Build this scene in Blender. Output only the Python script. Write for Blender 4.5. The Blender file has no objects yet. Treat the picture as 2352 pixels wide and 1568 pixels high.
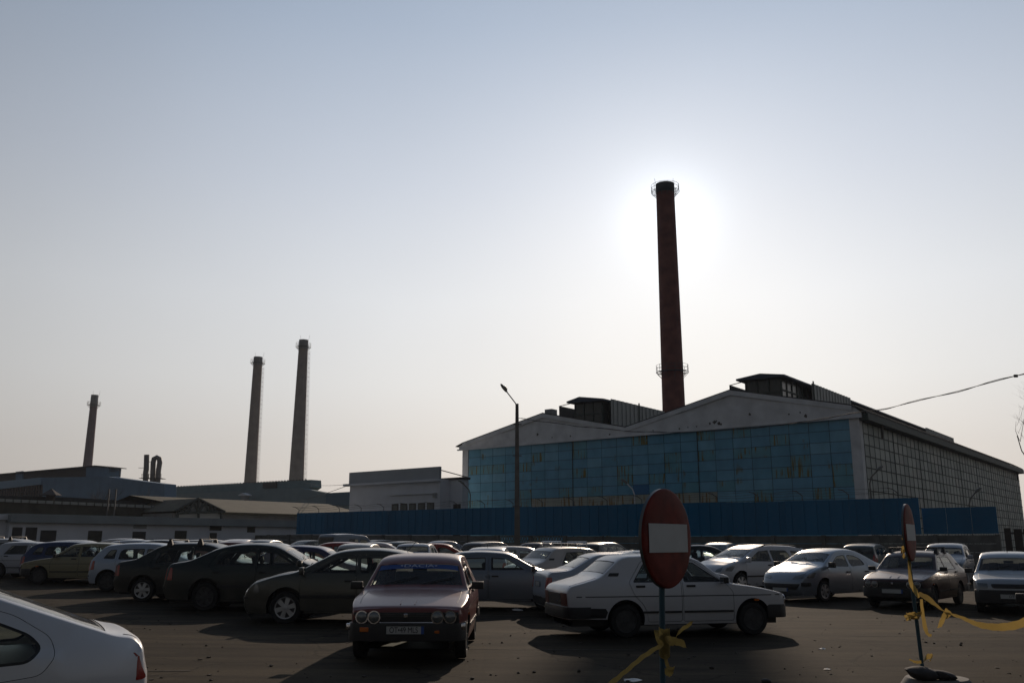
import bpy, bmesh, math, random
from math import sin, cos, tan, pi, radians, sqrt, hypot, atan2, degrees
from mathutils import Vector, Matrix
from mathutils.bvhtree import BVHTree
from mathutils.geometry import delaunay_2d_cdt
scene = bpy.context.scene
COL = scene.collection
R = radians

# ------------------------------------------------------------------ camera
EYE, TILT, FPX, CX, CY = 1.6, R(12.7), 2058.0, 1176.0, 784.0
cam_d = bpy.data.cameras.new('camera'); cam = bpy.data.objects.new('camera', cam_d); COL.objects.link(cam)
cam.location = (0, 0, EYE); cam.rotation_euler = (R(90) + TILT, 0, 0)
cam_d.sensor_width = 36; cam_d.lens = FPX / 2352 * 36; cam_d.clip_start = 0.1; cam_d.clip_end = 6000
scene.camera = cam

def ray(px, py):
    a = (px - CX) / FPX; b = (CY - py) / FPX
    return Vector((a, cos(TILT) - b * sin(TILT), sin(TILT) + b * cos(TILT)))
def at(px, py, Y):
    r = ray(px, py); t = Y / r.y
    return Vector((r.x * t, Y, EYE + r.z * t))
def onplane(px, py, P, D):
    r = ray(px, py); det = r.x * (-D[1]) + D[0] * r.y
    t = (P[0] * (-D[1]) + D[0] * P[1]) / det
    return ((r.x * t - P[0]) * D[0] + (r.y * t - P[1]) * D[1], EYE + r.z * t)
def gz(x, y):
    a = max(0.0, -x); b = max(0.0, min(x, 15.0)); c = max(0.0, min(y - 22, 42))
    return 0.26 * (1 - math.exp(-a * 0.055)) - 0.003 * b + 0.0055 * c
def ground(px, py):
    z = 0.0
    for _ in range(12):
        r = ray(px, py); t = (z - EYE) / r.z; x, y = r.x * t, r.y * t; z = gz(x, y)
    return x, y

# ------------------------------------------------------------------ light
SUN = ray(1533, 497).normalized()
sun_el = math.asin(SUN.z); sun_az = atan2(SUN.x, SUN.y)
sd = bpy.data.lights.new('sun', 'SUN'); so = bpy.data.objects.new('sun', sd); COL.objects.link(so)
sd.energy = 2.5; sd.angle = R(0.53); sd.color = (1.0, 0.81, 0.63)
so.rotation_euler = (-SUN).to_track_quat('-Z', 'Y').to_euler()
scene.view_settings.view_transform = 'Standard'; scene.view_settings.look = 'None'
scene.view_settings.exposure = 0.0; scene.view_settings.gamma = 1.0

w = bpy.data.worlds.new('World'); scene.world = w; w.use_nodes = True
nt = w.node_tree; nt.nodes.clear()
def N(t, **k):
    n = nt.nodes.new(t)
    for a, b in k.items(): setattr(n, a, b)
    return n
def Mth(op, a, b=None, c=None):
    n = N('ShaderNodeMath', operation=op)
    for i, v in enumerate((a, b, c)):
        if v is None: continue
        if isinstance(v, (int, float)): n.inputs[i].default_value = v
        else: nt.links.new(v, n.inputs[i])
    return n.outputs[0]
tc = N('ShaderNodeTexCoord'); nrm = N('ShaderNodeVectorMath', operation='NORMALIZE'); nt.links.new(tc.outputs['Generated'], nrm.inputs[0])
sep = N('ShaderNodeSeparateXYZ'); nt.links.new(nrm.outputs[0], sep.inputs[0])
dot = N('ShaderNodeVectorMath', operation='DOT_PRODUCT'); nt.links.new(nrm.outputs[0], dot.inputs[0]); dot.inputs[1].default_value = SUN
cr = N('ShaderNodeValToRGB'); nt.links.new(sep.outputs['Z'], cr.inputs[0])
els = cr.color_ramp.elements
stops = [(0.0, (.90, .80, .72)), (.09, (.93, .88, .83)), (.17, (.91, .91, .905)), (.26, (.83, .86, .90)), (.38, (.64, .70, .80)), (.53, (.43, .52, .66)), (.75, (.21, .30, .45)), (1.0, (.13, .20, .33))]
els[0].position = 0; els[0].color = stops[0][1] + (1,); els[1].position = 1; els[1].color = stops[-1][1] + (1,)
for p, c in stops[1:-1]:
    e = els.new(p); e.color = c + (1,)
dc = Mth('MAXIMUM', dot.outputs['Value'], 0.0)
wz = N('ShaderNodeTexNoise'); wz.inputs['Scale'].default_value = 2.2; wz.inputs['Detail'].default_value = 4; nt.links.new(nrm.outputs[0], wz.inputs[0])
side = Mth('MULTIPLY', Mth('MULTIPLY_ADD', wz.outputs[0], .16, .92), Mth('MULTIPLY_ADD', Mth('POWER', Mth('MULTIPLY_ADD', dot.outputs['Value'], 0.5, 0.5), 4.4), .86, .14))
glow = Mth('ADD', Mth('MULTIPLY', Mth('POWER', dc, 850.0), .34), Mth('ADD', Mth('MULTIPLY', Mth('POWER', dc, 150.0), .08), Mth('MULTIPLY', Mth('POWER', dc, 14.0), .04)))
sc_ = N('ShaderNodeVectorMath', operation='SCALE'); nt.links.new(cr.outputs[0], sc_.inputs[0]); nt.links.new(side, sc_.inputs['Scale'])
gl = N('ShaderNodeVectorMath', operation='SCALE'); gl.inputs[0].default_value = (.94, 1.0, 1.05); nt.links.new(glow, gl.inputs['Scale'])
ad = N('ShaderNodeVectorMath', operation='ADD'); nt.links.new(sc_.outputs[0], ad.inputs[0]); nt.links.new(gl.outputs[0], ad.inputs[1])
bg1 = N('ShaderNodeBackground'); nt.links.new(ad.outputs[0], bg1.inputs[0]); bg1.inputs[1].default_value = 0.95
sky = N('ShaderNodeTexSky', sky_type='NISHITA'); sky.sun_disc = False; sky.sun_elevation = sun_el; sky.sun_rotation = sun_az
sky.dust_density = 3.0; sky.air_density = 1.0
bg2 = N('ShaderNodeBackground'); nt.links.new(sky.outputs[0], bg2.inputs[0]); bg2.inputs[1].default_value = 0.003
add = N('ShaderNodeAddShader'); nt.links.new(bg1.outputs[0], add.inputs[0]); nt.links.new(bg2.outputs[0], add.inputs[1])
out = N('ShaderNodeOutputWorld'); nt.links.new(add.outputs[0], out.inputs[0])

# ------------------------------------------------------------------ materials
MATS = {}
def mat(name, col=(.5, .5, .5), rough=.7, metal=0., noise=0., nscale=3., bump=0., coat=0., spec=None, col2=None, streak=False, objcol=False, detail=6):
    if name in MATS: return MATS[name]
    m = bpy.data.materials.new(name); m.use_nodes = True; t = m.node_tree; b = t.nodes['Principled BSDF']
    b.inputs['Base Color'].default_value = (*col, 1); b.inputs['Roughness'].default_value = rough; b.inputs['Metallic'].default_value = metal
    if coat: b.inputs['Coat Weight'].default_value = coat; b.inputs['Coat Roughness'].default_value = .06
    if spec is not None: b.inputs['Specular IOR Level'].default_value = spec
    if noise or bump:
        tcn = t.nodes.new('ShaderNodeTexCoord'); mp = t.nodes.new('ShaderNodeMapping'); t.links.new(tcn.outputs['Object'], mp.inputs[0])
        if streak: mp.inputs['Scale'].default_value = (1, 1, .12)
        nz = t.nodes.new('ShaderNodeTexNoise'); nz.inputs['Scale'].default_value = nscale; nz.inputs['Detail'].default_value = detail
        t.links.new(mp.outputs[0], nz.inputs['Vector'])
        if noise:
            c2 = col2 or tuple(c * (1 - noise) for c in col)
            mr = t.nodes.new('ShaderNodeMapRange'); mr.inputs[1].default_value = .35; mr.inputs[2].default_value = .68; t.links.new(nz.outputs[0], mr.inputs[0])
            mx = t.nodes.new('ShaderNodeMix'); mx.data_type = 'RGBA'; t.links.new(mr.outputs[0], mx.inputs[0])
            mx.inputs[6].default_value = (*col, 1); mx.inputs[7].default_value = (*c2, 1); t.links.new(mx.outputs[2], b.inputs['Base Color'])
        if bump:
            bp = t.nodes.new('ShaderNodeBump'); bp.inputs['Strength'].default_value = bump; bp.inputs['Distance'].default_value = .02
            t.links.new(nz.outputs[0], bp.inputs['Height']); t.links.new(bp.outputs[0], b.inputs['Normal'])
    MATS[name] = m; return m

def paint_mat():
    m = bpy.data.materials.new('car_paint'); m.use_nodes = True; t = m.node_tree; b = t.nodes['Principled BSDF']; L = t.links.new
    oi = t.nodes.new('ShaderNodeObjectInfo'); geo = t.nodes.new('ShaderNodeNewGeometry'); sp = t.nodes.new('ShaderNodeSeparateXYZ'); L(geo.outputs['Normal'], sp.inputs[0])
    tcn = t.nodes.new('ShaderNodeTexCoord'); nz = t.nodes.new('ShaderNodeTexNoise'); nz.inputs['Scale'].default_value = 2.2; nz.inputs['Detail'].default_value = 7; L(tcn.outputs['Object'], nz.inputs[0])
    def mm(op, a, b_, c=None):
        n = t.nodes.new('ShaderNodeMath'); n.operation = op
        for i, v in enumerate((a, b_, c)):
            if v is None: continue
            if isinstance(v, (int, float)): n.inputs[i].default_value = v
            else: L(v, n.inputs[i])
        return n.outputs[0]
    up = mm('MAXIMUM', sp.outputs['Z'], 0.0)
    ts = t.nodes.new('ShaderNodeSeparateXYZ'); L(tcn.outputs['Object'], ts.inputs[0])
    low = t.nodes.new('ShaderNodeMapRange'); L(ts.outputs['Z'], low.inputs[0]); low.inputs[1].default_value = .75; low.inputs[2].default_value = .25; low.inputs[3].default_value = 0; low.inputs[4].default_value = .45
    dust = mm('ADD', mm('MULTIPLY', mm('POWER', up, 1.5), .17), mm('MULTIPLY', low.outputs[0], nz.outputs[0]))
    dust = mm('MULTIPLY', dust, mm('MULTIPLY_ADD', nz.outputs[0], .9, .45)); dust = mm('MINIMUM', dust, .8)
    mx = t.nodes.new('ShaderNodeMix'); mx.data_type = 'RGBA'; L(dust, mx.inputs[0]); L(oi.outputs['Color'], mx.inputs[6]); mx.inputs[7].default_value = (.24, .205, .17, 1)
    L(mx.outputs[2], b.inputs['Base Color']); L(mm('MULTIPLY', oi.outputs['Alpha'], mm('SUBTRACT', 1.0, dust)), b.inputs['Metallic'])
    L(mm('MULTIPLY_ADD', dust, .5, .30), b.inputs['Roughness']); b.inputs['Coat Weight'].default_value = .28; b.inputs['Specular IOR Level'].default_value = .38
    L(mm('MULTIPLY_ADD', dust, .7, .05), b.inputs['Coat Roughness'])
    MATS['paint'] = m; return m
PAINT = paint_mat()
def clad_mat(name, col, rust, amt, rough=.75):
    m = bpy.data.materials.new(name); m.use_nodes = True; t = m.node_tree; b = t.nodes['Principled BSDF']; L = t.links.new
    tcn = t.nodes.new('ShaderNodeTexCoord')
    def nz(sc, s3, det=4):
        mp = t.nodes.new('ShaderNodeMapping'); mp.inputs['Scale'].default_value = s3; L(tcn.outputs['Object'], mp.inputs[0]); n = t.nodes.new('ShaderNodeTexNoise'); n.inputs['Scale'].default_value = sc; n.inputs['Detail'].default_value = det; L(mp.outputs[0], n.inputs[0]); return n.outputs[0]
    def mr(src, a, b_, c=0., d=1.):
        n = t.nodes.new('ShaderNodeMapRange'); L(src, n.inputs[0]); n.inputs[1].default_value = a; n.inputs[2].default_value = b_; n.inputs[3].default_value = c; n.inputs[4].default_value = d; return n.outputs[0]
    mu = t.nodes.new('ShaderNodeMath'); mu.operation = 'MULTIPLY'; L(mr(nz(3.2, (1.6, 1, .10), 5), .50, .60), mu.inputs[0]); L(mr(nz(.5, (1, 1, 1.4), 2), .62 - amt, .72 - amt), mu.inputs[1])
    base = t.nodes.new('ShaderNodeMix'); base.data_type = 'RGBA'; L(mr(nz(.9, (1, 1, .7), 6), .3, .7), base.inputs[0]); base.inputs[6].default_value = (*col, 1); base.inputs[7].default_value = (*[c * .78 for c in col], 1)
    mx = t.nodes.new('ShaderNodeMix'); mx.data_type = 'RGBA'; L(mu.outputs[0], mx.inputs[0]); L(base.outputs[2], mx.inputs[6]); mx.inputs[7].default_value = (*rust, 1); L(mx.outputs[2], b.inputs['Base Color']); b.inputs['Roughness'].default_value = rough; b.inputs['Specular IOR Level'].default_value = .25
    bp = t.nodes.new('ShaderNodeBump'); bp.inputs['Strength'].default_value = .3; bp.inputs['Distance'].default_value = .05; L(nz(.8, (1, 1, 1), 2), bp.inputs['Height']); L(bp.outputs[0], b.inputs['Normal'])
    MATS[name] = m; return m
def glass_mat(name, tint, dust, rough=.03):
    m = bpy.data.materials.new(name); m.use_nodes = True; t = m.node_tree; t.nodes.clear(); L = t.links.new
    tr = t.nodes.new('ShaderNodeBsdfTransparent'); tr.inputs[0].default_value = (*tint, 1)
    gs = t.nodes.new('ShaderNodeBsdfGlossy'); gs.inputs['Roughness'].default_value = rough; gs.inputs[0].default_value = (.9, .9, .9, 1)
    df0 = t.nodes.new('ShaderNodeBsdfDiffuse'); df0.inputs[0].default_value = (.5, .47, .43, 1); df1 = t.nodes.new('ShaderNodeBsdfTranslucent'); df1.inputs[0].default_value = (.62, .62, .56, 1); df = t.nodes.new('ShaderNodeMixShader'); df.inputs[0].default_value = .6; L(df0.outputs[0], df.inputs[1]); L(df1.outputs[0], df.inputs[2])
    fr = t.nodes.new('ShaderNodeFresnel'); fr.inputs[0].default_value = 1.5
    m1 = t.nodes.new('ShaderNodeMixShader'); L(fr.outputs[0], m1.inputs[0]); L(tr.outputs[0], m1.inputs[1]); L(gs.outputs[0], m1.inputs[2])
    tcn = t.nodes.new('ShaderNodeTexCoord'); nz = t.nodes.new('ShaderNodeTexNoise'); nz.inputs['Scale'].default_value = 3; nz.inputs['Detail'].default_value = 5; L(tcn.outputs['Object'], nz.inputs[0])
    mu = t.nodes.new('ShaderNodeMath'); mu.operation = 'MULTIPLY'; L(nz.outputs[0], mu.inputs[0]); mu.inputs[1].default_value = dust * 2
    m2 = t.nodes.new('ShaderNodeMixShader'); L(mu.outputs[0], m2.inputs[0]); L(m1.outputs[0], m2.inputs[1]); L(df.outputs[0], m2.inputs[2])
    o = t.nodes.new('ShaderNodeOutputMaterial'); L(m2.outputs[0], o.inputs[0]); MATS[name] = m; return m
GLASS = glass_mat('window_glass', (.80, .88, .85), .03)
SCREEN = glass_mat('windscreen_glass', (.78, .85, .82), .15, .05)
RUB = mat('black_trim', (.018, .018, .019), .55)
TYRE = mat('tyre_rubber', (.02, .02, .02), .85, noise=.3, nscale=9)
INT = mat('interior_cloth', (.05, .05, .052), .9)
STEEL = mat('wheel_steel', (.07, .07, .07), .6, .4, noise=.4, nscale=12)
ALU = mat('wheel_silver', (.42, .43, .44), .38, .7)
CHROME = mat('chrome', (.6, .6, .62), .16, 1.0)
LAMP = mat('headlamp_lens', (.16, .17, .17), .16, .3, coat=1)
TAIL = mat('tail_lens', (.30, .012, .01), .2, coat=1)
AMBER = mat('amber_lens', (.5, .12, .01), .2, coat=1)
PLATE = mat('plate_white', (.40, .41, .40), .45)
PBLUE = mat('plate_blue', (.02, .07, .28), .45)
INK = mat('plate_ink', (.01, .01, .012), .6)

# ------------------------------------------------------------------ mesh helpers
class MB:
    def __init__(s): s.v = []; s.f = []; s.m = []
    def add(s, vs, fs, m=0, M=None):
        o = len(s.v)
        s.v += [tuple(M @ Vector(v)) if M else tuple(v) for v in vs]
        s.f += [tuple(i + o for i in f) for f in fs]
        s.m += ([m] * len(fs) if isinstance(m, int) else list(m)); return s
    def box(s, x0, x1, y0, y1, z0, z1, m=0, M=None):
        vs = [(x, y, z) for z in (z0, z1) for y in (y0, y1) for x in (x0, x1)]
        return s.add(vs, [(0, 2, 3, 1), (4, 5, 7, 6), (0, 1, 5, 4), (2, 6, 7, 3), (0, 4, 6, 2), (1, 3, 7, 5)], m, M)
    def rbox(s, x0, x1, y0, y1, z0, z1, r=.03, m=0, M=None, seg=2):
        bm = bmesh.new(); bmesh.ops.create_cube(bm, size=1)
        for v in bm.verts: v.co = Vector(((x0 + x1) / 2 + v.co.x * (x1 - x0), (y0 + y1) / 2 + v.co.y * (y1 - y0), (z0 + z1) / 2 + v.co.z * (z1 - z0)))
        bmesh.ops.bevel(bm, geom=bm.edges[:], offset=r, segments=seg, affect='EDGES', profile=.5)
        bm.verts.index_update(); s.add([v.co[:] for v in bm.verts], [tuple(v.index for v in f.verts) for f in bm.faces], m, M); bm.free(); return s
    def tube(s, pts, r, n=8, m=0, caps=True):
        pts = [Vector(p) for p in pts]; k = len(pts); rr = r if isinstance(r, (list, tuple)) else [r] * k
        vs = []; up = None
        for i, p in enumerate(pts):
            d = (pts[min(i + 1, k - 1)] - pts[max(i - 1, 0)]).normalized()
            if up is None: up = d.orthogonal().normalized()
            up = (up - d * up.dot(d)).normalized(); sd_ = d.cross(up)
            for j in range(n):
                a = 2 * pi * j / n; vs.append(p + (up * cos(a) + sd_ * sin(a)) * rr[i])
        fs = [(i * n + j, i * n + (j + 1) % n, (i + 1) * n + (j + 1) % n, (i + 1) * n + j) for i in range(k - 1) for j in range(n)]
        if caps: fs += [tuple(range(n))[::-1], tuple((k - 1) * n + j for j in range(n))]
        return s.add(vs, fs, m)
    def lathe(s, prof, n=24, m=0, M=None):
        k = len(prof); vs = [(r * cos(2 * pi * j / n), r * sin(2 * pi * j / n), z) for r, z in prof for j in range(n)]
        fs = [(i * n + j, i * n + (j + 1) % n, (i + 1) * n + (j + 1) % n, (i + 1) * n + j) for i in range(k - 1) for j in range(n)]
        if prof[0][0] > 0: fs.append(tuple(range(n))[::-1])
        if prof[-1][0] > 0: fs.append(tuple((k - 1) * n + j for j in range(n)))
        return s.add(vs, fs, m, M)
    def prism(s, poly, fn, t0, t1, m=0):   # poly of (a,b); fn(a,b,t) -> xyz
        k = len(poly); vs = [fn(a, b, t0) for a, b in poly] + [fn(a, b, t1) for a, b in poly]
        fs = [(i, (i + 1) % k, k + (i + 1) % k, k + i) for i in range(k)] + [tuple(range(k))[::-1], tuple(range(k, 2 * k))]
        return s.add(vs, fs, m)
    def build(s, name, mats, parent=None, smooth=False, weld=False, ang=38):
        me = bpy.data.meshes.new(name); me.from_pydata(s.v, [], s.f)
        if not isinstance(mats, (list, tuple)): mats = [mats]
        for mt in mats: me.materials.append(mt)
        if any(s.m): me.polygons.foreach_set('material_index', s.m)
        bm = bmesh.new(); bm.from_mesh(me)
        if weld: bmesh.ops.remove_doubles(bm, verts=bm.verts, dist=1.5e-4)
        bmesh.ops.recalc_face_normals(bm, faces=bm.faces)
        bm.to_mesh(me); bm.free()
        if smooth:
            me.polygons.foreach_set('use_smooth', [True] * len(me.polygons)); me.set_sharp_from_angle(angle=R(ang))
        o = bpy.data.objects.new(name, me); COL.objects.link(o)
        if parent: o.parent = parent
        return o
def root(name, label, cat, loc=(0, 0, 0), rz=0., group=None):
    o = bpy.data.objects.new(name, None); COL.objects.link(o); o.location = loc; o.rotation_euler = (0, 0, rz)
    o.empty_display_size = .3; o['label'] = label; o['category'] = cat
    if group: o['group'] = group
    return o
def tag(o, label, cat, group=None):
    o['label'] = label; o['category'] = cat
    if group: o['group'] = group
    return o
def structure(o): o['kind'] = 'structure'; return o
def copy_tree(o, parent=None):
    c = o.copy(); COL.objects.link(c); c.parent = parent
    for ch in list(o.children): copy_tree(ch, c)
    return c
def text_mesh(name, body, size, mt, parent, M, ext=.002, sx=1.0):
    cu = bpy.data.curves.new(name, 'FONT'); cu.body = body; cu.size = size; cu.extrude = ext; cu.align_x = 'CENTER'; cu.align_y = 'CENTER'
    t = bpy.data.objects.new(name, cu); COL.objects.link(t); bpy.context.view_layer.update()
    me = bpy.data.meshes.new_from_object(t.evaluated_get(bpy.context.evaluated_depsgraph_get()))
    bpy.data.objects.remove(t); bpy.data.curves.remove(cu)
    me.transform(Matrix.Diagonal((sx, 1, 1, 1))); me.transform(M); me.materials.clear(); me.materials.append(mt)
    o = bpy.data.objects.new(name, me); COL.objects.link(o); o.parent = parent; return o
# ------------------------------------------------------------------ car kit
def pip(p, poly):
    x, y = p; c = False; j = len(poly) - 1
    for i in range(len(poly)):
        xi, yi = poly[i]; xj, yj = poly[j]
        if (yi > y) != (yj > y) and x < (xj - xi) * (y - yi) / (yj - yi) + xi: c = not c
        j = i
    return c
def densify(loop, d):
    o = []
    for i in range(len(loop)):
        a = loop[i]; b = loop[(i + 1) % len(loop)]; n = max(1, int(math.ceil(hypot(b[0] - a[0], b[1] - a[1]) / d)))
        o += [(a[0] + (b[0] - a[0]) * k / n, a[1] + (b[1] - a[1]) * k / n) for k in range(n)]
    return o
def inset(poly, d):
    n = len(poly); A = sum(poly[i][0] * poly[(i + 1) % n][1] - poly[(i + 1) % n][0] * poly[i][1] for i in range(n)); sg = 1 if A > 0 else -1; o = []
    for i in range(n):
        p0 = Vector(poly[i - 1]); p1 = Vector(poly[i]); p2 = Vector(poly[(i + 1) % n])
        e1 = (p1 - p0).normalized(); e2 = (p2 - p1).normalized(); n1 = Vector((-e1.y, e1.x)) * sg; n2 = Vector((-e2.y, e2.x)) * sg
        b = n1 + n2; l = b.length
        if l < 1e-6: b = n1; k = 1
        else: b /= l; k = 1 / max(.35, b.dot(n1))
        q = p1 + b * d * k; o.append((q.x, q.y))
    return o
def roundpoly(poly, r):
    n = len(poly); o = []
    for i in range(n):
        p0 = Vector(poly[i - 1]); p = Vector(poly[i]); p2 = Vector(poly[(i + 1) % n])
        d = min(r, .4 * (p0 - p).length, .4 * (p2 - p).length)
        a = p + (p0 - p).normalized() * d; b = p + (p2 - p).normalized() * d
        for k in range(5):
            t = k / 4; q = a * (1 - t) ** 2 + p * 2 * t * (1 - t) + b * t * t; o.append((q.x, q.y))
    return o
def region(outer, holes, grid=.11, dens=.08):
    loops = [densify(outer, dens) if dens else list(outer)] + [densify(l, dens or .08) for l in holes]
    vs = []; ed = []
    for l in loops:
        s0 = len(vs); vs += l; ed += [(s0 + i, s0 + (i + 1) % len(l)) for i in range(len(l))]
    xs = [p[0] for p in loops[0]]; ys = [p[1] for p in loops[0]]; segs = [(vs[a], vs[b]) for a, b in ed]
    def near(p, dmin):
        for a, b in segs:
            if min(a[0], b[0]) - dmin > p[0] or max(a[0], b[0]) + dmin < p[0] or min(a[1], b[1]) - dmin > p[1] or max(a[1], b[1]) + dmin < p[1]: continue
            dx, dy = b[0] - a[0], b[1] - a[1]; t = max(0, min(1, ((p[0] - a[0]) * dx + (p[1] - a[1]) * dy) / max(1e-9, dx * dx + dy * dy)))
            if hypot(p[0] - a[0] - t * dx, p[1] - a[1] - t * dy) < dmin: return True
        return False
    x = min(xs) + grid / 2
    while x < max(xs):
        y = min(ys) + grid / 2
        while y < max(ys):
            if pip((x, y), loops[0]) and not any(pip((x, y), h) for h in loops[1:]) and not near((x, y), grid * .35): vs.append((x, y))
            y += grid
        x += grid
    ov, oe, of, *_ = delaunay_2d_cdt([Vector(p) for p in vs], ed, [], 0, 1e-6)
    fs = []
    for f in of:
        c = (sum(ov[i].x for i in f) / len(f), sum(ov[i].y for i in f) / len(f))
        if pip(c, loops[0]) and not any(pip(c, h) for h in loops[1:]): fs.append(tuple(f))
    return [(v.x, v.y) for v in ov], fs

class Shape:
    def __init__(s, S):
        s.S = S; s.W = S['W']; s.belt = S['belt']; P = S['o']; s.xf = max(p[0] for p in P); s.xr = min(p[0] for p in P)
        st = []                                    # stations (x, z, crown, tag)
        n = len(P); segtag = {}
        segtag[S['ws'][0]] = 'ws'
        if S.get('rg'): segtag[S['rg'][0]] = 'rg'
        ends = []
        for i, p in enumerate(P):
            if i in (0, n - 1): ends.append(([Vector(p[:2])])); continue
            a = Vector(P[i - 1][:2]); q = Vector(p[:2]); b = Vector(P[i + 1][:2])
            d = min(p[2], .42 * (a - q).length, .42 * (b - q).length)
            u = q + (a - q).normalized() * d; v = q + (b - q).normalized() * d
            ends.append([u * (1 - t) ** 2 + q * 2 * t * (1 - t) + v * t * t for t in (0, .25, .5, .75, 1)])
        for i in range(n):
            cr_ = P[i][3]
            for q in ends[i]: st.append([q.x, q.y, cr_, None])
            if i < n - 1:
                a = ends[i][-1]; b = ends[i + 1][0]; L = (b - a).length; tg = segtag.get(i); c2 = P[i + 1][3]
                if tg:
                    e = .022 / L; m = max(2, int(L / .16)); ts = [.03, .03 + e] + [.03 + e + (.94 - 2 * e) * k / m for k in range(1, m)] + [.97 - e, .97]
                    for k, t in enumerate(ts):
                        q = a.lerp(b, t); st.append([q.x, q.y, cr_ + (c2 - cr_) * t, None])
                        if k < len(ts) - 1: st[-1][3] = tg + ('r' if k in (0, len(ts) - 2) else 'g')
                else:
                    m = int(L / .16)
                    for k in range(1, m + 1):
                        t = k / (m + 1); q = a.lerp(b, t); st.append([q.x, q.y, cr_ + (c2 - cr_) * t, None])
        s.st = st
        s.V = [0, .15, .3, .45, .6, .73, .82, .87, .91, .94, .97, .99, 1.0]
        s.vg = .91
    def F(s, x, z):
        S = s.S; y = s.W - .045 * ((min(z, s.belt) - .6) / .4) ** 2
        if z > s.belt: y -= S['tum'] * (z - s.belt) + .02 * min(1, (z - s.belt) / .05)
        fl = S.get('fl', .75); rl = S.get('rl', .7)
        if x > s.xf - fl: y -= S.get('ft', .10) * ((x - s.xf + fl) / fl) ** 2.6
        if x < s.xr + rl: y -= S.get('rt', .09) * ((s.xr + rl - x) / rl) ** 2.6
        return y
    def nrm(s, i):
        a = s.st[max(i - 1, 0)]; b = s.st[min(i + 1, len(s.st) - 1)]; d = Vector((b[0] - a[0], b[1] - a[1])); d = d.normalized() if d.length > 1e-6 else Vector((-1, 0))
        n = Vector((d.y, -d.x)); return n
    def sp(s, i, v, off=0.):
        x, z, c, _ = s.st[i]; n = s.nrm(i); k = c * (max(0, 1 - abs(v) ** 2.6)) ** .5 + off
        return (x + n.x * k, s.F(x, z) * v, z + n.y * k)
    def ztop(s, x):
        zs = [max(a[1], b[1]) if a[0] == b[0] else a[1] + (b[1] - a[1]) * (x - a[0]) / (b[0] - a[0]) for a, b in zip(s.st, s.st[1:]) if min(a[0], b[0]) <= x <= max(a[0], b[0])]
        return max(zs) if zs else .4

def arch(xc, zc, R_, z0, z1):
    a0 = math.asin(max(-1, min(1, (z0 - zc) / R_))); a1 = math.asin(max(-1, min(1, (z1 - zc) / R_)))
    A, B = pi - a0, a1
    return [(xc + R_ * cos(A + (B - A) * k / 18), zc + R_ * sin(A + (B - A) * k / 18)) for k in range(19)]

def wheel_meshes(r, w, style):
    t = MB(); h = w / 2; t.lathe([(r * .66, -h * .8), (r * .72, -h), (r * .93, -h * .95), (r, -h * .6), (r, h * .6), (r * .93, h * .95), (r * .72, h), (r * .66, h * .8)], 32)
    ty = t.build('tyre', TYRE, smooth=True); q = MB()
    if style == 'cover':
        q.lathe([(r * .68, h * .85), (r * .66, h * 1.02), (r * .62, h * .9), (r * .60, h * .62), (r * .1, h * .62), (0, h * .62)], 32, 1)
        q.lathe([(r * .69, h * .8), (r * .67, h * 1.05), (r * .61, h * 1.0), (r * .60, h * .8)], 32, 0)
        for k in range(6):
            M = Matrix.Rotation(2 * pi * k / 6 + .26, 4, 'Z'); a = r * .62
            q.add([(.05 * r, -.10 * r, h * .98), (.05 * r, .10 * r, h * .98), (a, .15 * r, h * .94), (a, -.15 * r, h * .94), (.05 * r, -.12 * r, h * .6), (.05 * r, .12 * r, h * .6), (a, .18 * r, h * .6), (a, -.18 * r, h * .6)], [(0, 1, 2, 3), (0, 4, 5, 1), (1, 5, 6, 2), (2, 6, 7, 3), (3, 7, 4, 0)], 0, M)
        q.lathe([(r * .17, h * .7), (r * .16, h * 1.08), (0, h * 1.12)], 20, 0); rim = q.build('rim', [ALU, RUB], smooth=True)
    else:
        q.lathe([(r * .69, h * .85), (r * .67, h * 1.0), (r * .62, h * .95), (r * .58, h * .55), (r * .46, h * .5), (r * .34, h * .72), (r * .2, h * .75), (r * .17, h * .95), (0, h)], 32, 0)
        for k in range(10):
            a = 2 * pi * k / 10; M = Matrix.Translation((r * .5 * cos(a), r * .5 * sin(a), h * .53)); q.lathe([(.062 * r, 0), (.055 * r, .006), (0, .006)], 10, 1, M)
        rim = q.build('rim', [STEEL, RUB], smooth=True)
    return ty, rim

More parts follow.
